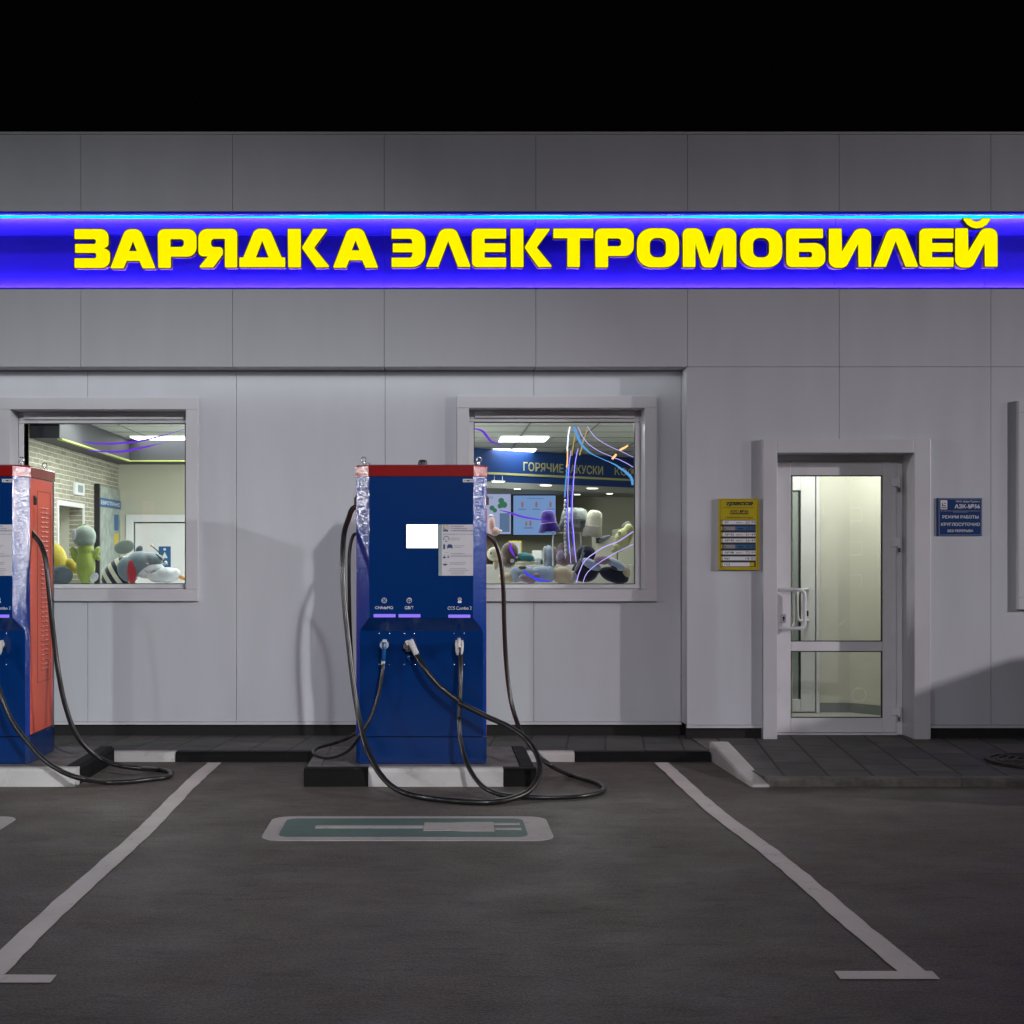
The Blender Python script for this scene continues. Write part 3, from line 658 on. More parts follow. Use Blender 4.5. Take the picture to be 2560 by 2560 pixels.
    b = MB(); b.frame(qx(1016.3)-.004, qx(1095.5)+.001, qz(1369.8)-.004, qz(1311.6)+.004, .0038, -.0055, .001); b.build('screen_bezel', M['dark'], t)
    px = lambda v: qx(1080 + v/10.736); pz = lambda v: qz(1280 + v/10.736)
    b = MB(); b.box(qx(1096.4), .3355, -.002, .001, qz(1439.2), qz(1311.4), 0); b.box(qx(1096.4), px(262), -.0026, -.0021, qz(1439.0), qz(1311.6), 1)
    y = -.0030
    b.box(px(300), px(435), -.0027, -.0022, pz(525), pz(355), 5); b.box(px(312), px(424), -.0030, -.0026, pz(485), pz(366), 0)
    b.box(px(330), px(400), -.0033, -.0029, pz(475), pz(455), 4); b.box(px(330), px(345), -.0033, -.0029, pz(455), pz(410), 4); b.disc((px(380), pz(400)), .007, -.0035, -.0029, 3, 12)
    b.text('ЗАРЯДНАЯ', px(488), px(850), pz(404), pz(368), y, 2, .02); b.text('СТАНЦИЯ ДЛЯ', px(488), px(945), pz(463), pz(427), y, 2, .02)
    b.text('ЭЛЕКТРОМОБИЛЕЙ', px(488), px(1128), pz(522), pz(474), y, 2, .02)
    b.text('ИНСТРУКЦИЯ ПО ЭКСПЛУАТАЦИИ', px(298), px(1118), pz(615), pz(584), y, 2, .01)
    # icons
    arc = [(px(385)+(px(465)-px(385))*rr*math.cos(R(a)), pz(725)+(px(465)-px(385))*rr*math.sin(R(a))) for rr, rng_ in ((1, range(-35, 216, 12)), (.8, range(215, -36, -12))) for a in rng_]
    b.curve([arc], lambda c: (c.x, y, c.y), 0, 2); b.box(px(355), px(412), y, y+.0005, pz(797), pz(775), 2)
    b.add([(px(352), y, pz(752)), (px(360), y, pz(757)), (px(400), y, pz(722)), (px(396), y, pz(716))], [(0,1,2,3)], 2)
    b.prism([(px(300),pz(998)),(px(350),pz(998)),(px(350),pz(880)),(px(325),pz(855)),(px(300),pz(880))], y, y+.0006, 'y', 2)
    b.prism([(px(408),pz(985)),(px(425),pz(985)),(px(430),pz(965)),(px(530),pz(965)),(px(535),pz(985)),(px(552),pz(985)),(px(552),pz(910)),(px(515),pz(865)),(px(440),pz(865)),(px(408),pz(910))], y, y+.0006, 'y', 2)
    for cx, cz, s_ in ((332, 1165, 1.0), (436, 1165, .8)):
        b.disc((px(cx), pz(cz)), .0026*s_*1.2, y, y+.0006, 2, 12)
        b.prism([(px(cx-38*s_),pz(cz+78*s_)),(px(cx+38*s_),pz(cz+78*s_)),(px(cx+28*s_),pz(cz+28)),(px(cx-28*s_),pz(cz+28))], y, y+.0006, 'y', 2)
    b.disc((px(375), pz(1085)), .0030, y, y+.0006, 2, 12, .0022); b.disc((px(425), pz(1088)), .002, y, y+.0006, 2, 12)
    b.ring((px(360), y, pz(1342)), .0033, .0006, 'y', 2, 14); b.prism([(px(295),pz(1400)),(px(330),pz(1385)),(px(430),pz(1400)),(px(370),pz(1440)),(px(295),pz(1425))], y, y+.0006, 'y', 2)
    for (ax, bx, zz) in ((495,740,710),(495,745,752),(590,868,908),(590,800,950),(505,888,1115),(505,1080,1160),(505,1085,1198),(475,908,1358),(475,890,1400),(475,925,1522),(430,975,1567),(500,888,1612),(525,875,1660)):
        xx = ax
        while xx < bx:
            wl_ = random.choice([18, 26, 34, 48]); e_ = min(bx, xx+wl_); b.box(px(xx), px(e_), y, y+.0004, pz(zz+7), pz(zz-8), 6); xx = e_ + 7
    b.build('instruction_sheet', [M['paper'], M['paper_blue'], M['navy'], M['yellow_ink'], M['black_ink'], M['navy'], M['grey_ink']], t)
    b = MB(); b.box(qx(1157.3), qx(1186)-.004, -.0015, .001, qz(1205.7), qz(1197.4), 0)
    b.disc((qx(1162), qz(1202)), .0035, -.002, -.0014, 1, 10); b.box(qx(1166.5), qx(1174), -.002, -.0014, qz(1203.2), qz(1200), 1); b.box(qx(1175), qx(1183), -.002, -.0014, qz(1202.6), qz(1200.6), 2); b.build('maker_sticker', [M['paper'], M['black_ink'], M['grey_ink']], t)
    kx = lambda v: qx(880 + v/5.367); kz = lambda v, Y=YCF: qz(1470 + v/5.367, Y)
    for nm, x0, x1, za, zb_, icx, icz, kind in (('CHAdeMO',312,550,283,243,432,167,0), ('GB/T',706,828,286,243,768,167,1), ('CCS Combo 2',1282,1606,291,248,1445,152,2)):
        b = MB(); b.text(nm, kx(x0), kx(x1), kz(za), kz(zb_), -.0015, 0, .0)
        cx, cz = kx(icx), kz(icz); r_ = .0175 if kind < 2 else .0120
        b.ring((cx, -.002, cz), r_-.0013, .0014, 'y', 0, 24)
        if kind == 0: pos = [(0,.009),(0,-.009),(.009,0),(-.009,0)]; rr = .0042
        elif kind == 1: pos = [(-.009,.002),(.009,.002),(0,-.009),(0,.001),(-.006,.011),(0,.011),(.006,.011)]; rr = .0028
        else: pos = [(0,.005),(.005,.001),(-.005,.001),(.003,-.005),(-.003,-.005),(0,0)]; rr = .0018
        for dx, dz in pos: b.ring((cx+dx, -.002, cz+dz), rr-.0008, .0009, 'y', 0, 10)
        if kind == 2: b.prism(rrect(cx-.0125, cx+.0125, cz-.0235, cz-.0105, .005), -.002, -.0005, 'y', 0)
        b.build('connector_label', M['white_ink'], t)
    for x0, x1, za, zb_ in ((290,585,393,350),(624,919,394,351),(1292,1588,399,357)):
        b = MB(); b.prism(rrect(kx(x0), kx(x1), kz(za), kz(zb_), .0038), -.004, .001, 'y', 0); b.build('status_light', M['status'], t)
    yl_ = lo_y; Yw = YCF+yl_
    kx2 = lambda v: X(880+v/5.367, Yw)-CX; kz2 = lambda v: Z(1470+v/5.367, Yw)-Z0
    for ix, sx0 in enumerate((435, 768, 1437)):
        b = MB(); b.disc((kx2(sx0), kz2(765)), .030, yl_-.012, yl_+.001, 0); b.prism(rrect(kx2(sx0-95), kx2(sx0+95), kz2(930), kz2(640), .02), yl_-.003, yl_+.001, 'y', 1)
        so = b.build('socket', [M['dark'], M['blue']], t, bevel=.002)
        for dx in (-68, 68):
            for dz in (610, 1028):
                b = MB(); b.ell((kx2(sx0+dx), yl_-.002, kz2(dz)), (.0055, .004, .0055), 0, None, 10, 6); b.build('screw', M['steel'], t)
    return t
def build_plug(t, kind):
    lo = .065; Yw = YCF+lo
    kx = lambda v: X(880+v/5.367, Yw)-CX; kz = lambda v: Z(1470+v/5.367, Yw)-Z0
    pg = None
    if kind == 0:
        b = MB(); c = (kx(435), kz(762)); b.disc(c, .0285, lo-.050, lo-.012, 0); b.disc(c, .023, lo-.075, lo-.0505, 0)
        pg = b.build('plug', M['plug_white'], t, bevel=.003)
        b = MB(); b.loft([rsec(kx(445), kz(690), lo-.105, .013, .014), rsec(kx(443), kz(740), lo-.115, .0145, .018), rsec(kx(436), kz(860), lo-.115, .0125, .018), rsec(kx(428), kz(965), lo-.10, .0115, .015)], 0, True, True); b.build('grip', M['plug_blue'], pg)
        b = MB(); b.box(kx(420), kx(470), lo-.128, lo-.10, kz(712), kz(678)); b.loft([rsec(kx(428), kz(966), lo-.10, .0125, .015), rsec(kx(422), kz(1012), lo-.095, .013, .014)], 0, True, True); b.build('collar', M['plug_white'], pg, bevel=.002)
        b = MB(); b.ell((kx(430), lo-.113, kz(925)), (.0085, .007, .013)); b.build('release_button', M['yellow_ink'], pg)
    elif kind == 1:
        b = MB(); b.disc((kx(752), kz(775)), .029, lo-.05, lo-.012, 0); b.ell((kx(752), lo-.04, kz(800)), (.020, .03, .028), 0); b.build('plug_nose', M['plug_grey'], t, bevel=.003)
        b = MB(); A = Vector((kx(785), lo-.085, kz(690))); C = Vector((kx(872), lo-.115, kz(880)))
        d = (C-A).normalized(); s_ = Vector((d.z, 0, -d.x)).normalized(); u_ = d.cross(s_).normalized()
        def sec(p, a, c): return [p + s_*x*a + u_*y*c for x, y in ((-1,-.6),(-.6,-1),(.6,-1),(1,-.6),(1,.6),(.6,1),(-.6,1),(-1,.6))]
        b.loft([sec(A, .013, .018), sec(A.lerp(C,.12), .017, .026), sec(A.lerp(C,.5), .015, .028), sec(A.lerp(C,.85), .016, .026), sec(C, .012, .018)], 0, True, False)
        for q in (-1, 1): b.loft([sec(A.lerp(C,.05)+s_*q*.014-u_*.018*0, .0045, .022), sec(C+s_*q*.014, .004, .020)], 0)
        b.loft([sec(A.lerp(C,.0)+Vector((-.020,.02,-.008)), .014, .02), sec(A.lerp(C,.35)+Vector((-.018,.02,-.004)), .016, .02)], 0)
        pg = b.build('plug', M['plug_white'], t, bevel=.002)
        b = MB(); b.loft([sec(A.lerp(C,.35)+Vector((-.022,.012,0)), .011, .018), sec(A.lerp(C,.8)+Vector((-.014,.01,0)), .009, .015)]); b.build('grip', M['plug_grey'], pg, bevel=.002)
        b = MB(); b.ell((kx(768), lo-.03, kz(935)), (.014, .006, .022)); b.tube([(kx(755), lo-.01, kz(850)), (kx(768), lo-.03, kz(915))], .003); b.build('socket_cap', M['blue'], t)
    else:
        b = MB()
        for sx in (-1, 1):
            b.loft([rsec(kx(1437)+sx*.017, kz(695), lo-.06, .009, .04), rsec(kx(1437)+sx*.0185, kz(740), lo-.08, .010, .045), rsec(kx(1437)+sx*.017, kz(830), lo-.09, .009, .04), rsec(kx(1437)+sx*.011, kz(885), lo-.09, .008, .03)], 0, True, True)
        b.loft([rsec(kx(1432), kz(662), lo-.08, .0105, .028), rsec(kx(1434), kz(700), lo-.11, .0115, .03), rsec(kx(1434), kz(775), lo-.125, .0105, .025)], 0, True, True)
        for sx in (-1, 1): b.loft([rsec(kx(1438)+sx*.0095, kz(765), lo-.125, .0025, .012), rsec(kx(1440)+sx*.0095, kz(880), lo-.125, .0025, .010)])
        b.disc((kx(1435), kz(755)), .026, lo-.05, lo-.012, 0)
        pg = b.build('plug', M['plug_white'], t, bevel=.0015)
        b = MB(); b.loft([rsec(kx(1437), kz(775), lo-.085, .016, .028), rsec(kx(1437), kz(868), lo-.09, .015, .026)], 0, True, True); b.build('grip', M['plug_grey'], pg)
    return pg
def rsec(x, z, y, a, c, n=16):
    return [(x + a*math.copysign(abs(math.cos(R(k*360/n)))**.7, math.cos(R(k*360/n))), y + c*math.copysign(abs(math.sin(R(k*360/n)))**.7, math.sin(R(k*360/n))), z) for k in range(n)]
def cable(t, cxw, pts, r, n=10):
    loc = [Vector(p) - Vector((cxw, YCF, Z0)) for p in pts]
    b = MB(); b.tube(crom(loc, n), r, 0, 14)
    # black boot where it enters the cabinet or plug
    return b.build('cable', M['cable'], t)
T1 = build_charger('whole blue charging station with red cap, lit white display and three plugs with black cables')
z6 = lambda x, y, Y: (X(800+x/2.0345, Y), Y, Z(1100+y/2.0345, Y))
z8g = lambda x, y, z=.018: tuple(G(700+x/2.2465, 1760+y/2.2465, z))
z8 = lambda x, y, Y: (X(700+x/2.2465, Y), Y, Z(1760+y/2.2465, Y))
T2 = T1.copy(); COL.objects.link(T2); T2.location = (CXL, YCF, Z0)
T2['label'] = 'blue charging station with an orange red louvred side, cut off by the left edge'
def dup(src, par):
    for ch_ in list(src.children):
        c = ch_.copy(); COL.objects.link(c); c.parent = par; dup(ch_, c)
dup(T1, T2)
for k in (0, 1, 2): build_plug(T1, k)
build_plug(T2, 2)
RC = .0162
# GB/T cable: out of the left side, down, across the front on the ground and up to the plug
cable(T1, 0, [(CX-.415, 9.32, Z(1266, 9.32)), (CX-.455, 9.32, Z(1272, 9.32)), z6(145, 400, 9.28), z6(122, 480, 9.2), z6(115, 620, 9.12), z6(122, 800, 9.08), z6(142, 1000, 9.04), z6(165, 1200, 9.0), z6(192, 1380, 8.95), z6(225, 1530, 8.86), z8(505, 290, 8.78), z8(560, 390, 8.66), z8(640, 470, 8.52), z8(740, 512, 8.40), z8g(880, 535), z8g(1020, 548), z8g(1170, 552), z8(1300, 532, 8.34), z8(1400, 485, 8.44), z8(1455, 400, 8.56), z8(1455, 320, 8.66), z8(1400, 215, 8.78), z8(1290, 130, 8.86), z8(1160, 70, 8.92), z8(1030, 5, 8.96), z6(700, 1325, 8.98), z6(600, 1245, 9.0), z6(530, 1160, 9.02), z6(492, 1100, 9.07)], .0178)
# CHAdeMO cable: plug, down the front, loop at the left, back behind and up to the left side
cable(T1, 0, [z6(323, 1130, 9.10), z6(318, 1180, 9.08), z6(302, 1280, 9.07), z6(275, 1370, 9.06), z6(235, 1455, 9.04), z8(440, 190, 9.05), z8(390, 255, 9.12), z8(320, 292, 9.25), z8(250, 300, 9.38), z8(200, 285, 9.48), z8(190, 262, 9.58), z8(230, 240, 9.68), z8(320, 215, 9.75), z8(400, 180, 9.78), z8(440, 130, 9.72), (CX-.46, 9.6, .55), (CX-.475, 9.5, .85), (CX-.48, 9.42, 1.1), z6(148, 700, 9.40), z6(150, 570, 9.40), (CX-.455, 9.40, Z(1339, 9.4)), (CX-.415, 9.40, Z(1336, 9.4))], .0115)
# CCS cable: out of the right side, down to the ground, loop and back up to the plug
cable(T1, 0, [(CX+.415, 9.32, Z(1336, 9.32)), z6(862, 490, 9.32), z6(892, 525, 9.32), z6(918, 610, 9.33), z6(932, 750, 9.34), z6(937, 930, 9.36), z6(946, 1120, 9.38), z6(966, 1300, 9.36), z6(1000, 1430, 9.3), z8(1370, 185, 9.2), z8(1440, 275, 9.05), z8(1520, 345, 8.9), z8g(1620, 395), z8g(1730, 428), z8g(1800, 452), z8g(1820, 475), z8g(1790, 498), z8g(1690, 518), z8g(1540, 525), z8g(1400, 524), z8g(1300, 518), z8(1210, 500, 8.52), z8(1130, 455, 8.62), z8(1070, 375, 8.75), z8(1035, 290, 8.86), z8(1012, 190, 8.92), z8(1006, 90, 8.96), z6(707, 1420, 8.98), z6(712, 1300, 9.0), z6(716, 1180, 9.03), z6(714, 1085, 9.09)], .0150)
# cables of the left charger
z7 = lambda x, y, Y: (X(x/2.1957, Y), Y, Z(1120+y/2.1957, Y))
z7g = lambda x, y, z=.018: tuple(G(x/2.1957, 1120+y/2.1957, z))
D = Vector((CX-CXL, 0, 0))
cable(T2, 0, [Vector(p)+D for p in [(CXL+.415, 9.29, Z(1330, 9.29)), z7(182, 475, 9.27), z7(222, 525, 9.24), z7(250, 610, 9.2), z7(265, 740, 9.18), z7(280, 900, 9.18), z7(300, 1080, 9.2), z7(322, 1240, 9.2), z7(352, 1390, 9.22), z7(400, 1535, 9.25), z7(460, 1630, 9.3), z7(550, 1705, 9.35), z7(650, 1742, 9.3), z7(760, 1758, 9.25), z7g(860, 1765), z7g(920, 1775), z7g(936, 1792), z7g(905, 1808), z7g(820, 1818), z7g(700, 1832), z7g(580, 1835), z7(450, 1815, 8.75), z7(340, 1775, 8.8), z7(235, 1705, 8.86), z7(130, 1590, 8.9), z7(55, 1480, 8.93), z7(10, 1370, 8.95), z7(-25, 1250, 9.0), z7(-30, 1130, 9.08)]], .0165)
for c in T1.children:
    if c.name.startswith('cable'):
        for v in c.data.vertices: v.co += Vector((0, 0, 0))
for t_ in (T1, T2):                       # cable points were given in world space: bring them into the charger's own space
    for c in t_.children:
        if c.name.startswith('cable'):
            for v in c.data.vertices: v.co.x -= CX

# ================================================================== wall signs
S1 = thing('price_board', 'yellow price board of white and blue strips on the wall left of the door', 'sign', (0, YF, 0))
def pb(name, b, mats, par=S1): 
    o = b.build(name, mats, par); o.matrix_parent_inverse = Matrix.Translation((0, -YF, 0)) if par in (S1,) else Matrix.Identity(4); return o
yb = YF - .026; u = lambda v: X(1780+v/9.2, yb); vz = lambda v: Z(1230+v/9.2, yb)
b = MB(); b.box(u(162), u(1082), yb, YF-.0005, vz(1790), vz(152), 0)
b.frame(u(190), u(1055), vz(1755), vz(178), .002, yb-.0008, yb+.0002, 1)
b.box(u(202), u(1005), yb-.0015, yb+.0002, vz(1725), vz(640), 1)
pb('board', b, [M['sign_yellow'], M['black_ink']])
b = MB(); y_ = yb-.0025
b.text('трасса', u(325), u(945), vz(330), vz(232), y_, 0, .04, .35); b.box(u(395), u(948), y_-.0004, y_, vz(244), vz(230), 0)
b.box(u(230), u(975), y_-.0003, y_, vz(366), vz(358), 0)
b.text('АЗС №56', u(415), u(835), vz(475), vz(410), y_, 0, .02); b.box(u(413), u(835), y_-.0003, y_, vz(512), vz(490), 0)
b.text('ПРЕЙСКУРАНТ ЦЕН', u(312), u(938), vz(612), vz(565), y_, 0, .02)
pb('lettering', b, M['black_ink'])
rows = [(700,'ДТ','62·99',0),(838,'','65·99',1),(978,'АИ-92','51·49',0),(1115,'АИ-95','56·49',0),(1254,'','59·49',1),(1392,'АИ-98','72·99',0),(1528,'Квт','18·00',0),(1665,'ГАЗ','',2)]
for zc, nm, pr, kd in rows:
    b = MB(); ya = yb-.004
    if kd == 1:
        b.box(u(265), u(530), ya, yb-.0016, vz(zc+44), vz(zc-44), 1); b.box(u(530), u(995), ya, yb-.0016, vz(zc+44), vz(zc-44), 2)
        b.text(pr, u(780), u(990), vz(zc+28), vz(zc-28), ya-.0006, 3, .01); b.add([(u(275), ya-.0006, vz(zc-20)), (u(335), ya-.0006, vz(zc+24)), (u(318), ya-.0006, vz(zc+26)), (u(285), ya-.0006, vz(zc+12))], [(0,1,2,3)], 3)
        b.box(u(590), u(720), ya-.0006, ya-.0002, vz(zc+20), vz(zc-8), 3)
    else:
        xe = 1000 if kd == 0 else 865
        b.box(u(245), u(xe), ya, yb-.0016, vz(zc+44), vz(zc-44), 0)
        b.text(nm, u(285), u(285+ {2:100,5:215,3:125}[len(nm)]), vz(zc+26), vz(zc-26), ya-.0006, 3, .02)
        if nm not in ('Квт', 'ГАЗ'): b.text('ЕВРО 5', u(555), u(708), vz(zc+20), vz(zc-10), ya-.0006, 3, .01)
        if pr: b.text(pr, u(772), u(992), vz(zc+28), vz(zc-28), ya-.0006, 3, .0)
        if kd == 2: b.box(u(868), u(968), ya, yb-.0016, vz(zc+44), vz(zc-44), 4)
    b.box(u(205), u(238), ya, yb-.0016, vz(zc+46), vz(zc-46), 4)
    pb('price_strip', b, [M['white_ink'], M['grey_ink'], M['strip_blue'], M['black_ink'], M['sign_yellow']])
S2 = thing('opening_hours_sign', 'dark blue sign with white Cyrillic opening hours right of the door', 'sign', (0, YF, 0))
yb = YF - .010; u = lambda v: X(2330+v/13.8, yb); vz = lambda v: Z(1230+v/13.8, yb)
def pb2(name, b, mats): o = b.build(name, mats, S2); o.matrix_parent_inverse = Matrix.Translation((0, -YF, 0)); return o
b = MB(); b.box(u(165), u(1728), yb, YF-.0005, vz(1510), vz(208), 0); pb2('board', b, [M['sign_blue']])
b = MB(); y_ = yb-.0012; b.frame(u(240), u(1700), vz(1485), vz(235), .0016, y_-.0004, y_, 0)
b.text('ПАО «ЕвроТранс»', u(825), u(1645), vz(375), vz(292), y_, 0, .005); b.text('АЗК-№56', u(780), u(1650), vz(568), vz(418), y_, 0, .02)
xx = 290
while xx < 1640: 
    e_ = xx + random.choice([60, 90, 130]); b.box(u(xx), u(min(e_, 1650)), y_-.0004, y_, vz(664), vz(642), 1); xx = e_+18
xx = 735
while xx < 1200: 
    e_ = xx + random.choice([50, 80, 120]); b.box(u(xx), u(min(e_, 1220)), y_-.0004, y_, vz(702), vz(682), 1); xx = e_+18
b.text('РЕЖИМ РАБОТЫ', u(358), u(1600), vz(915), vz(805), y_, 0, .015); b.text('КРУГЛОСУТОЧНО', u(312), u(1645), vz(1172), vz(1058), y_, 0, .015)
b.text('БЕЗ ПЕРЕРЫВА', u(538), u(1420), vz(1382), vz(1295), y_, 0, .015); pb2('lettering', b, [M['white_ink'], M['grey_ink']])
b = MB(); b.prism(rrect(u(292), u(525), vz(598), vz(285), .0025), y_-.0004, y_, 'y', 0)
b.disc((u(405), vz(360)), .0045, y_-.0012, y_-.0003, 1, 14); b.box(u(340), u(372), y_-.0010, y_-.0003, vz(485), vz(385), 2); b.box(u(340), u(480), y_-.0014, y_-.0003, vz(488), vz(458), 2); b.box(u(420), u(475), y_-.0016, y_-.0003, vz(405), vz(378), 2)
b.box(u(312), u(505), y_-.001, y_-.0003, vz(568), vz(515), 3); pb2('emblem', b, [M['white_ink'], M['yellow_ink'], M['black_ink'], M['grey_ink']])

# manhole cover on the landing
b = MB(); c = G(2600, 1903, .066)
mh = thing('manhole_cover', 'round cast iron manhole cover with ring slots in the door landing', 'manhole cover', (c.x, c.y, 0))
M['iron'] = P('cast_iron', (.05, .048, .045), .5, metal=.6, noise_amt=.3, nscale=20)
def circ(r, n=36): return [(r*math.cos(R(k*360/n)), r*math.sin(R(k*360/n))) for k in range(n)]
b = MB(); b.prism(circ(.335), .03, .067, 'z', 1); b.build('lid', [M['iron'], M['dark']], mh)
b = MB()
for r1, r2 in ((.355,.318),(.285,.262),(.225,.203),(.165,.145),(.105,.085)):
    n = 36; V = []; Fs = []
    for k in range(n):
        a = R(k*10); 
        for rr, z in ((r1,.062),(r1,.078),(r2,.078),(r2,.062)): V.append((rr*math.cos(a), rr*math.sin(a), z))
    for k in range(n):
        q = (k+1) % n
        for i in range(3): Fs.append((k*4+i, q*4+i, q*4+i+1, k*4+i+1))
    b.add(V, Fs)
for k in range(6):
    a = R(k*60); d = Vector((math.cos(a), math.sin(a), 0)); s_ = Vector((-d.y, d.x, 0))*.012
    q = [d*.04-s_, d*.34-s_, d*.34+s_, d*.04+s_]; b.prism([(v.x, v.y) for v in q], .062, .0765, 'z')
b.build('rib', M['iron'], mh, bevel=.002)

# ================================================================== shop interior
M['iw'] = P('interior_wall_paint', (.50, .49, .40), .7, noise_amt=.04, nscale=2)
M['iw_yellow'] = P('vestibule_wall_paint', (.64, .63, .55), .7, noise_amt=.05, nscale=2)
M['iceil'] = P('ceiling_tile', (.50, .51, .50), .8)
M['igrid'] = P('ceiling_grid', (.20, .21, .21), .6)
M['idark'] = P('dark_bulkhead', (.04, .04, .05), .6)
M['lime'] = P('lime_trim', (.42, .47, .12), .5)
M['ifloor'] = P('interior_floor_tile', (.45, .45, .43), .35)
M['light'] = E('ceiling_light_diffuser', (.95, 1.0, .97), 9.0)
M['down'] = E('downlight_lamp', (1.0, .93, .78), 5.0)
M['menu'] = E('menu_display', (.30, .50, .95), .62)
M['menu2'] = E('menu_display_pale', (.50, .55, .85), .72)
M['menu_dim'] = E('menu_graphic', (.22, .36, .62), .5)
M['menu_green'] = E('menu_green', (.08, .28, .16), .6)
M['menu_orange'] = E('menu_food', (.45, .25, .2), .6)
M['fascia'] = P('fascia_blue', (.018, .07, .30), .45)
M['fascia_ink'] = P('fascia_yellow', (.75, .72, .32), .5)
M['base_tile'] = P('skirting_tile', (.22, .23, .23), .4)
def brick():
    m, N, Lk = new_mat('pale_brick_wallpaper'); b = N['Principled BSDF']; b.inputs['Roughness'].default_value = .7
    tc = N.new('ShaderNodeTexCoord'); sp = N.new('ShaderNodeSeparateXYZ'); cb = N.new('ShaderNodeCombineXYZ')
    n0 = N.new('ShaderNodeTexNoise'); n0.inputs['Scale'].default_value = 6; Lk.new(tc.outputs['Object'], n0.inputs[0])
    va = N.new('ShaderNodeVectorMath'); va.operation = 'MULTIPLY_ADD'; va.inputs[1].default_value = (.012, .012, .012); Lk.new(n0.outputs['Color'], va.inputs[0]); Lk.new(tc.outputs['Object'], va.inputs[2])
    Lk.new(va.outputs[0], sp.inputs[0]); Lk.new(sp.outputs['Y'], cb.inputs['X']); Lk.new(sp.outputs['Z'], cb.inputs['Y'])
    br = N.new('ShaderNodeTexBrick'); br.inputs['Scale'].default_value = 1; br.inputs['Brick Width'].default_value = .19; br.inputs['Row Height'].default_value = .042; br.inputs['Mortar Size'].default_value = .0036
    br.inputs['Color1'].default_value = (.22, .205, .145, 1); br.inputs['Color2'].default_value = (.31, .29, .215, 1); br.inputs['Mortar'].default_value = (.55, .55, .52, 1)
    Lk.new(cb.outputs[0], br.inputs[0])
    n = N.new('ShaderNodeTexNoise'); n.inputs['Scale'].default_value = 30; n.inputs['Detail'].default_value = 6; Lk.new(tc.outputs['Object'], n.inputs[0])
    mr = N.new('ShaderNodeMapRange'); mr.inputs[3].default_value = .65; mr.inputs[4].default_value = 1.3; Lk.new(n.outputs[0], mr.inputs[0])
    mx = N.new('ShaderNodeVectorMath'); mx.operation = 'SCALE'; Lk.new(br.outputs[0], mx.inputs[0]); Lk.new(mr.outputs[0], mx.inputs[3]); Lk.new(mx.outputs[0], b.inputs['Base Color'])
    return m
M['brick'] = brick()
I0, IX0, IX1, IYB, CZ = YR+.2, -3.22, 3.0, 17.4, 2.62
yb1 = 14.5                                           # back wall of the left part of the shop
def part(name, b, m, bevel=0): return b.build(name, m, B, bevel=bevel)
b = MB(); b.box(jx[0], jx[-1], I0, 17.6, .02, .09); part('interior_floor', b, M['ifloor'])
b = MB()
q0, q1 = 12.15, 13.0; nz = Z(1262, q0)
b.box(IX0-.12, IX0, I0, q0, .09, CZ); b.box(IX0-.12, IX0, q0, q1, nz, CZ); b.box(IX0-.12, IX0, q1, yb1, .09, CZ)
part('brick_wall', b, M['brick'])
b = MB(); b.box(IX0-.9, IX0-.85, q0-.4, q1+.4, .09, CZ); b.box(IX0-.849, IX0-.121, q0-.10, q0-.001, .09, nz+.1); b.box(IX0-.849, IX0-.121, q1+.001, q1+.10, .09, nz+.1); b.box(IX0-.849, IX0-.121, q0-.1, q1+.1, nz+.101, nz+.15)
part('doorway_reveal', b, M['iw'])
b = MB(); b.box(IX0, IX0+.012, q0-.04, q0, .09, nz+.04); b.box(IX0, IX0+.012, q1, q1+.04, .09, nz+.04); b.box(IX0, IX0+.012, q0+.0005, q1-.0005, nz, nz+.04); part('doorway_trim', b, M['pvc'])
b = MB(); dx0, dx1, dz = X(334, yb1), X(334, yb1)+.82, Z(1305, yb1)
b.box(IX0-.12, dx0-.0, yb1, yb1+.1, .09, CZ); b.box(dx1, -1.45, yb1, yb1+.1, .09, CZ); b.box(dx0, dx1, yb1, yb1+.1, dz, CZ)
b.box(-1.45, -1.35, yb1, IYB, .09, CZ); b.box(-1.45, IX1+.1, IYB, IYB+.1, .09, CZ); b.box(2.78, 2.88, 12.75, IYB, .09, CZ)
b.box(IX0-.12, IX0-.001, I0, I0+.01, .09, CZ)
part('interior_wall', b, M['iw'])
# inner faces of the outer wall, plaster
b = MB(); b.box(jx[0], jx[-1], 17.52, 17.6, .09, 3.2); part('rear_wall', b, M['panel_edge'])
b = MB()
b.box(dx0-.075, dx0, yb1-.02, yb1, .09, dz+.075); b.box(dx1, dx1+.075, yb1-.02, yb1, .09, dz+.075); b.box(dx0+.0005, dx1-.0005, yb1-.02, yb1, dz, dz+.075)
b.box(dx0+.012, dx1-.012, yb1+.02, yb1+.05, .09, dz-.012)
part('restroom_door', b, M['pvc'], .003)
b = MB(); b.box(IX0-.2, IX1+1.6, I0, 17.5, CZ, CZ+.05); part('ceiling', b, M['iceil'])
b = MB()
for k in range(-6, 5): b.box(.25+.6*k-.008, .25+.6*k+.008, I0+.02, 17.3, CZ-.004, CZ)
for k in range(0, 11): b.box(IX0, IX1, 11.30+.6*k-.008, 11.30+.6*k+.008, CZ-.0035, CZ-.0005)
gr = part('ceiling_grid', b, M['igrid'])
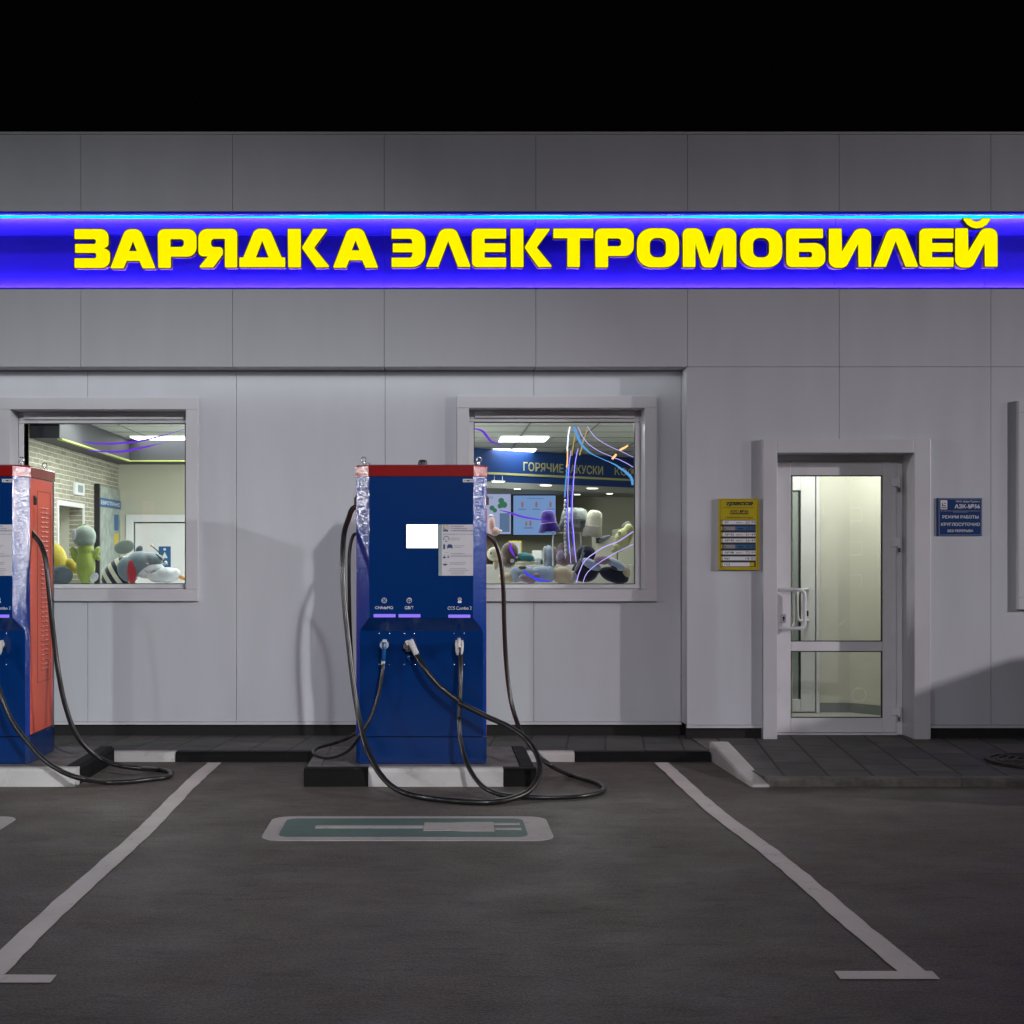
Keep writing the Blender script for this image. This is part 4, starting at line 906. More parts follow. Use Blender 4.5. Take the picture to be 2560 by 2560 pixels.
# dark bulkhead round the left part
b = MB(); zs = 2.41; b.box(IX0+.001, -2.98, I0+.03, yb1-.001, zs, CZ-.005); b.box(-2.979, -1.46, 13.9, yb1-.001, zs, CZ-.005); part('bulkhead', b, M['idark'])
b = MB(); b.box(-3.0, -2.96, I0+.03, 13.86, zs-.012, zs-.001); b.box(-3.0, -1.46, 13.861, 13.90, zs-.012, zs-.001); part('bulkhead_edge_trim', b, M['lime'])
def clight(x0, x1, y0, y1, lab):
    t = thing('ceiling_light', lab, 'ceiling light', (x0, y0, CZ), 'recessed ceiling lights in the shop')
    b = MB(); w_, d_ = x1-x0, y1-y0
    b.box(0, w_, 0, .02, -.010, -.0045); b.box(0, w_, d_-.02, d_, -.010, -.0045); b.box(0, .02, .0205, d_-.0205, -.010, -.0045); b.box(w_-.02, w_, .0205, d_-.0205, -.010, -.0045); b.build('frame', M['pvc'], t)
    b = MB(); b.box(.021, w_-.021, .021, d_-.021, -.008, -.0045); b.build('diffuser', M['light'], t)
yA = lambda py: F*(CZ-H)/(PY-py)
YL1, YL2 = yA(1089.5), yA(1103)
clight(X(351, YL2), -1.55, YL1, YL2, 'lit rectangular ceiling light seen at the top right of the left window')
clight(X(1240, YL2), X(1366, YL2), YL1, YL2, 'nearest lit ceiling light, upper left in the right hand window')
YL3, YL4 = yA(1121), yA(1132.5)
clight(X(1222, YL4), X(1335, YL4), YL3, YL4, 'lit ceiling light just above the blue fascia, second from the glass')
YL5, YL6 = yA(1143), yA(1150)
clight(X(1429, YL6), X(1540, YL6), YL5, YL6, 'thin bright ceiling light at the right, just above the yellow lettering')
# unseen remaining luminaires of the same ceiling, which light the room
for (x, y) in ((-.9, 12.0), (.9, 16.3), (1.2, 11.75), (-2.3, 11.75), (-.5, 14.6)):
    l = bpy.data.lights.new('shop_lamp', 'AREA'); l.shape = 'RECTANGLE'; l.size = 1.1; l.size_y = .5; l.energy = 36; l.color = (.95, 1, .96)
    o = bpy.data.objects.new('shop_lamp', l); COL.objects.link(o); o.location = (x, y, CZ-.02); o['kind'] = 'structure'
for (x, y, z, e_) in ((-1.1, 12.2, 2.1, 52), (-.85, 13.3, 2.1, 55), (-.9, 11.6, 2.2, 24)):  # unseen point lights added to brighten the ceiling and room
    l = bpy.data.lights.new('shop_lamp', 'POINT'); l.shadow_soft_size = .15; l.energy = e_; l.color = (.96, 1, .94)
    o = bpy.data.objects.new('shop_lamp', l); COL.objects.link(o); o.location = (x, y, z); o['kind'] = 'structure'
# fascia over the counter
FA = Vector((.42, 14.95)); FB = Vector((2.76, 16.75)); fd = (FB-FA).normalized(); fn = Vector((fd.y, -fd.x)); fl = (FB-FA).length
t = thing('counter_fascia', 'blue fascia with yellow stripe and pale Cyrillic lettering over the counter', 'sign', (FA.x, FA.y, 2.27))
t.rotation_euler = (0, 0, math.atan2(fd.y, fd.x))
b = MB(); fh = CZ-2.27-.005; b.box(-1.6, fl, 0, .10, 0, fh); b.build('board', M['fascia'], t)
b = MB(); b.box(-.28, fl, -.008, -.0005, .075, .098); b.build('stripe', M['fascia_ink'], t)
def fx(px, py):       # intersect the view ray with the fascia plane -> local x, z
    d = (px-PX)/F; den = fn.x*d + fn.y; Yh = (fn.x*FA.x + fn.y*FA.y)/den
    p = Vector((d*Yh, Yh)); return (p-FA).dot(fd), Z(py, Yh)-2.27
for nm, xa_, xb_ in (('ГОРЯЧИЕ', 1308, 1408), ('ЗАКУСКИ', 1413, 1507), ('КОФЕ', 1536, 1600)):
    b = MB(); a_, _ = fx(xa_, 1180); c_, _ = fx(xb_, 1180); b.text(nm, a_, c_, .130, .130+.098, -.004, 0, .012); b.build('lettering', M['fascia_ink'], t)
b = MB(); b.prism([(-1.0, 13.2), (FA.x-.9, FA.y-.7), (FA.x, FA.y), (FB.x, FB.y), (2.77, IYB), (-1.3, IYB), (-1.3, 14.7)][1:], 2.20, 2.268, 'z'); part('lower_ceiling', b, M['iceil'])
for i, (px_, py_, lab) in enumerate(((1246, 1201.5, 'round lit downlight hanging on two wires at the left of the counter soffit'), (1364.5, 1211, 'round lit downlight in the middle of the soffit under the fascia'), (1481, 1218.5, 'round lit downlight at the right under the fascia'), (1293.5, 1220, 'small dimmer downlight behind, between the two left lit downlights'), (1443, 1234, 'faint small downlight left of the rightmost one'), (1524, 1232, 'faint small downlight at the far right of the soffit'))):
    Yd = F*(2.2-H)/(PY-py_); Yd = min(Yd, 17.0); xx = X(px_, Yd)
    t = thing('downlight', lab, 'ceiling light', (xx, Yd, 2.2), 'round downlights under the counter fascia')
    r_ = .058 if i < 3 else .035
    b = MB(); b.prism(circ(r_+.012, 24), -.010, -.001, 'z'); b.build('rim', M['pvc'], t)
    b = MB(); b.prism(circ(r_, 24), -.014, -.0101, 'z'); b.build('lens', M['down'], t)
    if i == 0:
        for q in (-.04, .04): b = MB(); b.tube([(q, 0, -.001), (q, 0, .05)], .003); b.build('wire', M['steel'], t)
# menu screens
ys_ = 16.6
def scr(px0, px1, py0, py1, lab, mat):
    x0, x1, z0, z1 = X(px0, ys_), X(px1, ys_), Z(py1, ys_), Z(py0, ys_)
    t = thing('menu_screen', lab, 'menu screen', (x0, ys_, z0), 'menu screens behind the counter')
    b = MB(); b.box(-.012, x1-x0+.012, 0, .05, -.012, z1-z0+.012); b.build('bezel', M['dark'], t, bevel=.003)
    b = MB(); b.box(0, x1-x0, -.003, -.0003, 0, z1-z0); b.build('display', mat, t)
    return t, x1-x0, z1-z0
t, w_, h_ = scr(1283.5, 1389, 1239, 1337, 'right menu screen, plain light blue with rows of small drinks', M['menu'])
b = MB()
for k in range(3): b.box(.06+.165*k, .15+.165*k, -.005, -.0032, h_*.64, h_*.665)
b.box(.12, .23, -.005, -.0032, h_*.16, h_*.19); b.box(.16, .36, -.005, -.0032, h_*.92, h_*.935); b.build('menu_print', M['menu_dim'], t)
b = MB()
for k in range(3): b.ell((.105+.165*k, -.006, h_*.77), (.014, .002, .035), 0, None, 10, 6)
b.ell((.15, -.006, h_*.28), (.012, .002, .03)); b.ell((.20, -.006, h_*.29), (.014, .002, .035)); b.build('menu_picture', M['menu_orange'], t)
t, w_, h_ = scr(1150, 1277, 1234, 1335, 'left menu screen, paler, with green vegetables', M['menu2'])
b = MB(); lx = lambda p: X(p, ys_)-X(1150, ys_); lz = lambda p: Z(p, ys_)-Z(1335, ys_)
for a, c, r_ in ((1253, 1252, .035), (1260, 1262, .038), (1250, 1265, .03), (1230, 1270, .03), (1237, 1276, .026)): b.ell((lx(a), -.006, lz(c)), (r_, .002, r_), 0, None, 12, 6)
b.text('МИТЕ', lx(1212), lx(1232), lz(1247), lz(1241), -.006); b.build('menu_picture', M['menu_green'], t)
b = MB(); b.box(lx(1249), lx(1274), -.005, -.0032, lz(1330), lz(1283)); b.build('menu_print', M['menu_dim'], t)
# counter and back shelves
M['counter'] = P('counter_front', (.30, .29, .27), .5); M['white_pl'] = P('white_plastic', (.6, .6, .6), .4)
M['tan'] = P('tan_laminate', (.24, .19, .15), .6, noise_amt=.2, nscale=4)
t = thing('back_counter', 'long grey brown counter under the menu screens', 'counter', (0, 15.9, .09))
b = MB(); b.box(-1.2, 2.7, 0, .6, 0, 1.0); b.build('front', M['tan'], t); b = MB(); b.box(-1.2, 2.7, -.03, .62, 1.0, 1.04); b.build('worktop', M['counter'], t, bevel=.005)
t = thing('wall_shelf', 'tan shelving with cups on the wall below the menu screens', 'shelf', (.2, 17.0, 1.2))
b = MB(); b.box(-.6, 1.6, 0, .3, .0, .03); b.box(-.6, 1.6, 0, .3, .24, .27); b.build('shelf_board', M['tan'], t)
for i in range(9):
    b = MB(); hh = random.uniform(.08, .16); xx = -.4+.2*i; b.loft([[(xx+r_*math.cos(R(k*30)), .1+r_*math.sin(R(k*30)), z) for k in range(12)] for r_, z in ((.03, .031), (.04, .031+hh))], 0, True, True)
    o = b.build('paper_cup', M['white_pl'] if i % 3 else M['plug_blue']); o.location = (.2, 17.0, 1.2)
    tag(o, '%s small cup, %s in the row on the tan wall shelf' % ('white' if i % 3 else 'blue', ['first','second','third','fourth','fifth','sixth','seventh','eighth','ninth'][i]), 'cup', 'cups on the wall shelf')
YT = 14.0
xt, zt_ = X(1288, YT), Z(1352, YT)
t = thing('order_terminal', 'tilted till display with an orange frame behind the toys in the right window', 'till', (xt, YT, 1.1))
b = MB(); w2 = .13; b.box(-w2/2, w2*.5, 0, .03, zt_-1.1-.17, zt_-1.1); b.build('frame', M['yellow_ink'], t, bevel=.004)
b = MB(); b.box(-w2/2+.012, w2*.5-.012, -.004, -.0005, zt_-1.1-.158, zt_-1.1-.012); b.build('display', M['paper'], t)
b = MB(); b.box(-.02, .02, .005, .025, -.2, zt_-1.1-.17); b.build('stand', M['dark'], t)
for (pa, pb_, za_, zb2, lab) in ((1332, 1356, 1376, 1400, 'white card printer standing right of the orange framed till'), (1340, 1352, 1395, 1412, 'pale blue box standing in front of the card printer')):
    Yq = 13.6 if pa == 1332 else 13.4; b = MB(); b.box(X(pa, Yq), X(pb_, Yq), Yq, Yq+.15, Z(zb2, Yq), Z(za_, Yq)); o = b.build('counter_box', M['white_pl'] if pa == 1332 else M['paper_blue'], bevel=.01); tag(o, lab, 'box')
b = MB(); Yq = 13.3; b.box(-.9, 1.9, Yq, Yq+.7, .09, Z(1412, Yq)); o = b.build('sales_counter', M['counter'], bevel=.01); tag(o, 'grey sales counter behind the toys in the right window', 'counter')
b = MB(); Yq = 15.0; b.box(X(1545, Yq), X(1620, Yq), Yq, Yq+.5, .09, Z(1322, Yq)); b.box(X(1490, Yq), X(1543, Yq), Yq, Yq+.4, .09, Z(1340, Yq)); o = b.build('display_cabinet', M['iw'], bevel=.01); tag(o, 'pale cabinet against the right wall of the shop', 'cabinet')
b = MB(); Yq = 14.97; b.box(X(1489, Yq), X(1500, Yq), Yq-.05, Yq-.001, Z(1358, Yq), Z(1338, Yq)); o = b.build('wall_speaker', M['dark'], bevel=.004); tag(o, 'small black box on the front of the pale cabinet', 'speaker')
# things on the walls of the left part
xw = IX0 + .002
def side(px): return F*abs(IX0)/(PX-px)
t = thing('thermostat', 'small white wall controller with grey display on the brick wall', 'thermostat', (IX0, side(193), 2.0))
y0, y1 = side(182)-side(193), side(204)-side(193); zc = Z(1223, side(193))-2.0
b = MB(); b.box(.0, .03, y0, y1, zc-.055, zc+.055); b.build('case', M['pvc'], t, bevel=.005); b = MB(); b.box(.0301, .032, y0*.55, y1*.55, zc-.03, zc+.035); b.build('display', M['paper_blue'], t)
t = thing('wall_poster', 'tall marbled grey green notice board with blue header on the brick wall', 'poster', (IX0, side(236), 1.0))
yA_, yB_ = 0, side(297)-side(236); zt3 = Z(1212, side(236))-1.0
b = MB(); b.box(.0, .02, yA_+.03, yB_, -.4, zt3); b.build('board', P('marbled_board', (.30, .34, .31), .5, noise_amt=.35, nscale=12), t)
b = MB(); b.box(.0, .05, yA_-.01, yA_+.028, -.4, zt3+.01); b.build('edge_post', M['dark'], t)
b = MB(); b.box(.0201, .024, .10, yB_-.02, zt3-.20, zt3-.115); hd = b.build('header', M['strip_blue'], t)
b = MB(); b.text('ЕВРОТРАНС', .16, yB_-.06, zt3-.178, zt3-.138, .0, 0, .02, tf=lambda v: (.0245, v[0], v[2])); b.build('lettering', M['white_ink'], t)
b = MB(); b.box(.0201, .024, yB_-.30, yB_-.12, zt3-.42, zt3-.26); b.build('notice', M['strip_blue'], t)
b = MB(); b.box(.0201, .024, yB_-.30, yB_-.12, zt3-.56, zt3-.45); b.build('notice', M['yellow_ink'], t)
ysn = yb1 + .02; sx0, sx1, sz0, sz1 = X(397, ysn), X(427, ysn), Z(1418, ysn), Z(1366, ysn)
t = thing('restroom_sign', 'small blue restroom sign with white figure on the white door', 'sign', (sx0, ysn, sz0))
b = MB(); b.box(0, sx1-sx0, -.004, -.0002, 0, sz1-sz0); b.build('plate', M['strip_blue'], t)
b = MB(); cx = (sx1-sx0)/2; hh = sz1-sz0
b.disc((cx, hh*.86), .014, -.006, -.0042, 0, 14); b.prism([(cx-.03, hh*.44), (cx+.03, hh*.44), (cx, hh*.74)], -.006, -.0042, 'y'); b.build('pictogram', M['white_ink'], t)
b = MB(); b.text('ЖЖ', cx-.035, cx+.035, hh*.10, hh*.24, -.005, 0, .02); b.build('lettering', M['white_ink'], t)

# vestibule behind the door
YV = 12.45; VX0, VXC = 2.88, X(2124, YV)
b = MB(); b.box(VX0-.1, VXC, YV, YV+.08, .09, CZ)
b.prism([(VXC, YV), (VXC+.75, YV-.95), (VXC+.85, YV-.95), (VXC+.10, YV+.08), (VXC, YV+.08)], .09, CZ, 'z')
b.box(VX0-.1, VX0-.001, I0, YV, .09, CZ)
part('vestibule_wall', b, M['iw_yellow'])
b = MB(); zb_ = .09+.085; b.box(X(2040, YV), VXC, YV-.014, YV-.001, .09, zb_); b.prism([(VXC, YV-.014), (VXC+.75, YV-.964), (VXC+.75, YV-.951), (VXC, YV-.001)], .09, zb_, 'z'); part('baseboard', b, M['base_tile'])
YI2 = YV - .05
b = MB(); ia = X(2002, YI2); b.box(X(1960, YI2), X(1977, YI2), YI2, YI2+.045, .10, 2.5); b.box(ia, X(2038, YI2), YI2, YI2+.045, .10, 2.5)
zi1, zi0 = Z(1226, YI2), Z(1748, YI2); b.box(X(1977, YI2)+.0005, ia-.0005, YI2, YI2+.045, zi1, 2.5); b.box(X(1977, YI2)+.0005, ia-.0005, YI2, YI2+.045, .10, zi0)
b.box(X(2040, YI2), X(2048, YI2), YI2-.02, YI2+.045, .09, 2.52)
IDR = part('inner_door', b, M['pvc'], .004)
b = MB(); Pq = lambda px, py, dy: (X(px, YI2), YI2-dy, Z(py, YI2))
b.tube(crom([Pq(2020,1473,0), Pq(2012,1473,.05), Pq(1996,1474,.085), Pq(1989,1480,.09), Pq(1987,1495,.09), Pq(1987,1530,.09), Pq(1989,1545,.09), Pq(1996,1551,.085), Pq(2012,1551,.05), Pq(2020,1551,0)], 6), .012, 0, 12)
b.build('handle', M['pvc'], IDR)
b = MB(); b.prism(rrect(X(2013, YI2), X(2021, YI2), Z(1540, YI2), Z(1527, YI2), .006), YI2-.006, YI2+.001, 'y'); b.build('lock', M['dark'], IDR)
b = MB(); b.box(X(1977, YI2), ia, YI2+.018, YI2+.024, zi0, zi1); b.box(ia-.015, ia-.0005, YI2-.001, YI2+.02, zi0, zi1, 1); part('inner_door_pane', b, [P('shaded_inner_glass', (.30, .34, .33), .15), M['rubber']])  # pane has a plain opaque grey-green colour
l = bpy.data.lights.new('shop_lamp', 'AREA'); l.shape = 'RECTANGLE'; l.size = .6; l.size_y = .3; l.energy = 19; l.color = (1, 1, .93)
o = bpy.data.objects.new('shop_lamp', l); COL.objects.link(o); o.location = (3.4, 11.8, CZ-.02); o['kind'] = 'structure'

# ================================================================== toys and hats on the window sills
def plush_mat(name, col, **k):
    m = P(name, col, .9, spec=.1, noise_amt=.16, nscale=9, bump=.9, bscale=95, bdist=.006)
    m.node_tree.nodes['Principled BSDF'].inputs['Sheen Weight'].default_value = .4
    return m
F_ = {k: plush_mat(k+'_plush', c) for k, c in dict(yellow=(.45,.36,.05), lime=(.26,.33,.07), sage=(.23,.28,.24), cream=(.52,.50,.38), navy=(.012,.016,.035), shark=(.13,.17,.19), white=(.48,.50,.52), red=(.35,.03,.04), slate=(.12,.15,.18), brown=(.10,.07,.06), tan=(.36,.29,.20), teal=(.05,.19,.20), shirt=(.24,.29,.38), mauve=(.22,.16,.18), black=(.012,.012,.025), paleyellow=(.50,.50,.24), grey=(.22,.23,.25), lilac=(.28,.24,.34), orange=(.5,.25,.08), purple=(.05,.02,.22), pink=(.45,.28,.26)).items()}
F_['camo'] = P('camouflage_cloth', (.30,.32,.30), .9, noise_amt=.85, nscale=14)
YTQ = [11.52]
k3 = lambda x, y, Y=None: (X(x/3.116, Y or YTQ[0]), Y or YTQ[0], Z(960+y/3.116, Y or YTQ[0]))
k7 = lambda x, y, Y=None: (X(1180+x/4.391, Y or YTQ[0]), Y or YTQ[0], Z(1060+y/4.391, Y or YTQ[0]))
def toy(kind, lab, parts, view, Y, s, cat='soft toy', group='soft toys on the window sills', vox=.006):
    """parts: (name, material, [(px, py, rx, ry, rdepth, tilt_deg, dy)...]) in enlarged-photo pixels; s = enlargement"""
    m = Y/F/s
    a = parts[0][2][0]; c = view(a[0], a[1], Y)
    t = thing(kind, lab, cat, (c[0], Y, SILL), group)
    for nm, mt, es in parts:
        b = MB()
        for e in es:
            p = Vector(view(e[0], e[1], Y)) - Vector((c[0], Y, SILL)); dy = e[6] if len(e) > 6 else 0
            from mathutils import Euler
            rx, ry = e[2]*m, e[3]*m; rd = (e[4] if e[4] else min(e[2], e[3]))*m
            b.ell((p.x, dy, p.z), (rx, rd, ry), 0, Euler((0, R(e[5]) if len(e) > 5 else 0, 0)), 24, 14)
        b.build(nm, F_[mt] if isinstance(mt, str) else mt, t, remesh=vox if len(es) > 1 else 0)
    return t
toy('plush_toy', 'big yellow soft toy half hidden by the left charging station', [('body','yellow',[(400,1400,125,170,110),(560,1420,45,70,40,-35),(330,1300,100,120,90)]),('belly','slate',[(500,1490,95,75,40,0,-.10)])], k3, 11.60, 3.116)
toy('plush_toy', 'green standing soft toy with grey green head and a leaf on top', [('body','lime',[(668,1420,74,150,70),(665,1290,62,60,60),(580,1330,28,70,30,-18),(748,1320,24,62,26,24),(768,1355,16,22,18,0)]),('head','sage',[(660,1185,88,85,80),(658,1215,86,60,78)]),('leaf','lime',[(628,1097,22,9,10,12),(662,1093,16,8,10,-28)]),('tag','white',[(594,1175,20,42,4,0,-.085)]),('label','white',[(750,1505,30,40,3,40,-.07)])], k3, 11.50, 3.116)
bee = toy('plush_toy', 'navy and cream striped bee soft toy with grey wing and long feelers', [('wing','sage',[(975,1270,80,54,10,-14,-.03)])], k3, 11.55, 3.116)
b = MB(); A = Vector(k3(815, 1560, 11.55)) - bee.location; C = Vector(k3(1060, 1400, 11.55)) - bee.location; d = (C-A).normalized(); s_ = Vector((d.z, 0, -d.x)); ln = (C-A).length; m = 11.55/F/3.116
NR = 34
for q in range(NR):
    r0, r1 = [118*m*math.sin(math.pi*(.06+.80*t_))**.55 for t_ in (q/NR, (q+1)/NR)]
    p0, p1 = A.lerp(C, q/NR), A.lerp(C, (q+1)/NR)
    rg = [[p + s_*r_*math.cos(R(k*15)) + Vector((0, r_*.85*math.sin(R(k*15)), 0)) for k in range(24)] for p, r_ in ((p0, r0), (p1, r1))]
    b.loft(rg, 1 if (q // 4) % 2 == 1 else 0, q in (0, NR-1), True)
b.build('body', [F_['navy'], F_['cream']], bee)
for (a, c) in (((1265,1335),(1180,1258)), ((1215,1325),(1290,1390))):
    p, q = Vector(k3(*a, 11.42)), Vector(k3(*c, 11.42)); b = MB(); b.tube([p-bee.location, q-bee.location], .0045); fe = b.build('feeler', F_['black'], bee)
    b = MB(); b.ell(q-bee.location, (.013, .013, .013)); b.build('tip', F_['cream'], fe)
sh = toy('plush_toy', 'grey shark soft toy with white belly lying on the left sill', [('body','shark',[(1090,1400,110,100,80,-12),(1180,1370,90,60,60,12),(1235,1360,42,34,40),(1000,1440,90,100,75)]),('fin','shark',[(1085,1290,26,34,12,30)]),('belly','white',[(1175,1455,110,55,70,-14,-.01)]),('eye','white',[(1162,1405,11,11,6,0,-.082)]),('pupil','black',[(1162,1405,7,7,5,0,-.09)]),('patch','red',[(1040,1465,36,92,12,-3,-.072)])], k3, 11.48, 3.116)
b = MB(); pts = [Vector(k3(x, y, 11.40))-sh.location for x, y in ((1130,1452),(1150,1470),(1165,1452),(1180,1472),(1198,1450),(1212,1462))]; b.tube(pts, .003, 0, 6); b.build('mouth', F_['black'], sh)
toy('plush_toy', 'white goose soft toy with an orange beak at the right end of the left sill', [('body','white',[(1300,1490,95,62,70),(1230,1500,80,48,60),(1360,1480,46,46,44)]),('beak','orange',[(1420,1508,45,16,20,22)])], k3, 11.44, 3.116)
# right window
toy('plush_toy', 'round pale yellow faced soft toy beside the centre charging station', [('head','cream',[(245,1428,80,78,60)]),('body','tan',[(262,1540,30,60,30)]),('eye','brown',[(205,1420,17,20,6,0,-.045),(245,1455,15,12,6,0,-.05)])], k7, 11.50, 4.391)
toy('plush_toy', 'dark brown round soft toy behind the lying toy in a blue shirt', [('body','brown',[(415,1400,96,102,80),(400,1510,80,70,70)]),('label','white',[(436,1503,22,20,4,0,-.08)])], k7, 11.62, 4.391)
toy('plush_toy', 'teal whale shaped soft toy with pale belly', [('body','teal',[(590,1462,95,50,50,8),(530,1440,34,28,30),(655,1475,32,22,26)]),('belly','cream',[(560,1530,92,30,50,0,-.01),(660,1525,70,22,40,-8)])], k7, 11.60, 4.391)
lt = toy('plush_toy', 'long lying soft toy in a pale blue shirt with beige body', [('shirt','shirt',[(480,1655,70,88,70),(600,1650,110,90,75),(760,1650,140,92,78),(850,1650,60,92,78)]),('body','tan',[(990,1660,110,95,72),(1090,1680,60,72,60),(400,1690,70,62,60),(345,1690,60,44,50)]),('arm','mauve',[(600,1700,100,44,30,16,-.10),(700,1660,40,26,20,0,-.11)]),('paw','brown',[(548,1575,46,22,26,0,-.06)])], k7, 11.46, 4.391)
toy('backpack', 'pale blue and grey upright bag standing behind the toys', [('body','shirt',[(840,1450,58,120,50),(850,1520,60,90,50)]),('side','grey',[(800,1450,28,110,45)]),('panel','mauve',[(900,1460,42,110,30)])], k7, 11.72, 4.391, 'bag', None)
toy('plush_toy', 'mauve sitting soft toy under the hat stand', [('body','mauve',[(1010,1470,92,90,60,10),(985,1380,50,80,46),(1090,1470,60,60,50)]),('arm','lilac',[(960,1440,40,60,30,24,-.05),(1120,1430,32,90,30,-6,-.03)])], k7, 11.60, 4.391)
toy('plush_toy', 'large black soft toy with a grey blue sleeve on the right of the right window', [('body','black',[(1250,1430,110,100,70),(1240,1620,150,120,70),(1560,1660,170,85,60,18)]),('sleeve','shirt',[(1300,1540,120,52,50,28,-.06),(1570,1540,120,52,50,30,-.05)]),('face','mauve',[(1420,1490,92,54,46,6,-.07)]),('mark','black',[(1540,1575,42,16,20,30,-.115)]),('muzzle','tan',[(1690,1620,40,62,40,-20,-.03)])], k7, 11.52, 4.391)
toy('plush_toy', 'pale yellow hanging soft toy at the right edge of the right window', [('body','paleyellow',[(1660,1260,92,130,50,24),(1610,1350,70,60,44),(1720,1180,60,90,44)]),('paw','paleyellow',[(1610,1190,22,24,20,0,-.03),(1560,1385,30,30,26)]),('tail','grey',[(1460,1260,80,28,18,-26,.02),(1700,1110,60,36,20,-35,.03)])], k7, 11.56, 4.391)
toy('feather_toy', 'thin grey feather like toy leaning across the black toy', [('body','grey',[(1170,1540,18,150,12,28),(1215,1400,12,80,8,18),(1120,1690,30,50,14,30)])], k7, 11.36, 4.391, 'toy', None)
toy('plush_toy', 'pink soft toy with a white hat seen left behind the charging station edge', [('body','pink',[(215,1100,40,90,40),(250,1180,60,50,40)]),('cap','white',[(210,1010,30,20,26),(300,1175,36,18,26)])], k7, 11.80, 4.391)
# hats on a wire stand
def hat(lab, px_, py_, rw, hh, mt, brim, Y, tilt=0):
    m = Y/F/4.391; c = Vector(k7(px_, py_, Y)); t = thing('bucket_hat', lab, 'hat', c, 'bucket hats on the wire stand'); t.rotation_euler = (0, R(tilt), 0)
    b = MB(); rr = rw*m; hz = hh*m
    prof = [(brim, -hz*.55), (1.0, -hz*.1), (.93, hz*.25), (.80, hz*.50), (.5, hz*.60), (.05, hz*.62)]
    b.loft([[(rr*r_*math.cos(R(k*15)), rr*r_*.9*math.sin(R(k*15)), z + .004*math.sin(k*1.3)*(r_ > 1)) for k in range(24)] for r_, z in prof], 0, False, True)
    o = b.build('crown', F_[mt], t); sl = o.modifiers.new('s', 'SOLIDIFY'); sl.thickness = .004
    b = MB(); b.ring((0, 0, -hz*.1), rr*1.0, .0035, 'z', 0, 24); b.build('seam', F_['lilac'] if mt in ('purple','black') else F_[mt], t)
    return t
hat('dark purple bucket hat, leftmost on the wire stand', 840, 1068, 88, 200, 'purple', 1.42, 11.58, -6)
hat('grey camouflage bucket hat, middle one on the wire stand', 1130, 1030, 155, 180, 'camo', 1.12, 11.66, 2)
hat('cream white bucket hat, rightmost on the wire stand', 1335, 1100, 95, 250, 'cream', 1.18, 11.58, 8)
b = MB(); b.ell((0, 0, 0), (.034, .03, .030)); 
t = thing('hat_stand', 'white wire stand carrying the bucket hats in the right window', 'stand', k7(1050, 1560, 11.60))
def rel(x, y, Y=11.60): return Vector(k7(x, y, Y)) - t.location
b = MB()
for p in (((760,1195),(1225,1195)), ((1255,1215),(1400,1215))): b.tube([rel(*p[0]), rel(*p[1])], .0035, 0, 8)
for x in (775, 875, 1045, 1225, 1262, 1300): b.tube([rel(x, 1130), rel(x, 1196)], .003, 0, 8)
b.build('shelf_wire', M['white_pl'], t)
b = MB(); b.tube([rel(1195, 1200), rel(1200, 1640)], .006, 0, 8); b.tube([rel(890, 1200), rel(890, 1560)], .006, 0, 8); b.build('post', M['white_pl'], t)
b = MB(); n_ = 14
for k in range(n_):
    b.ell(rel(1024 - 4*math.sin(k*.9), 850+45*k, 11.5), (.011, .010, .0165), 0, None, 12, 8)
b.tube([rel(1024, 840, 11.5), rel(1024, 1480, 11.5)], .003, 0, 6)
o = b.build('bead_chain', M['white_pl']); o.location = t.location; tag(o, 'string of white oval beads hanging in the right window', 'bead chain')
# glowing tubes added inside the right pane to imitate light trails reflected there
YS = yg2 + .10
def reflection(lab, mat, pts, r, Y=YS, kind='light_strand', n=6, jit=.0015):
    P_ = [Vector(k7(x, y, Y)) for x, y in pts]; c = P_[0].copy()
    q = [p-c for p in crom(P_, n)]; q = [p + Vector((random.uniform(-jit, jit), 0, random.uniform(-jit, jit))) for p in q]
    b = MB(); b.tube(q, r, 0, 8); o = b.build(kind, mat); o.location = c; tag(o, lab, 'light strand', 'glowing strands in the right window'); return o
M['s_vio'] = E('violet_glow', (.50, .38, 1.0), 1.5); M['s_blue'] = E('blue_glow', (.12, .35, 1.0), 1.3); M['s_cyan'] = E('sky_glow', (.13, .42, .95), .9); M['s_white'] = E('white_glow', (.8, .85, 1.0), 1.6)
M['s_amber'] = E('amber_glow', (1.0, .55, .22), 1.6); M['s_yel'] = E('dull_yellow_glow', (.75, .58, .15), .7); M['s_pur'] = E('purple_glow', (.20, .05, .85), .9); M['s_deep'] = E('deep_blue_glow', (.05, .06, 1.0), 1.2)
reflection('violet strand curving from the top to the upper right corner', M['s_vio'], [(1268,25),(1330,120),(1400,180),(1530,255),(1640,300),(1770,365)], .0022)
reflection('violet strand below it, ending at the right edge', M['s_vio'], [(1165,30),(1210,130),(1290,230),(1400,300),(1500,345),(1660,410),(1770,475)], .0024)
reflection('left one of the two upright blue white strands', M['s_vio'], [(1085,290),(1065,450),(1055,620),(1052,800),(1055,1000),(1060,1200),(1075,1400),(1085,1530)], .0026)
reflection('right one of the two upright blue white strands', M['s_vio'], [(1165,270),(1135,420),(1118,600),(1105,800),(1100,1000),(1115,1200),(1130,1400),(1145,1520)], .0028)
reflection('thin deep blue strand touching the left upright strand', M['s_deep'], [(1076,330),(1060,620),(1046,900),(1052,1150),(1068,1400)], .0046, YS+.02)
reflection('thin deep blue strand touching the right upright strand', M['s_deep'], [(1152,300),(1110,620),(1090,900),(1104,1180),(1128,1420)], .0050, YS+.02)
reflection('bright pale vertical strip from the top down to the fascia', M['s_white'], [(1075,28),(1062,100),(1050,200),(1047,300)], .0062)
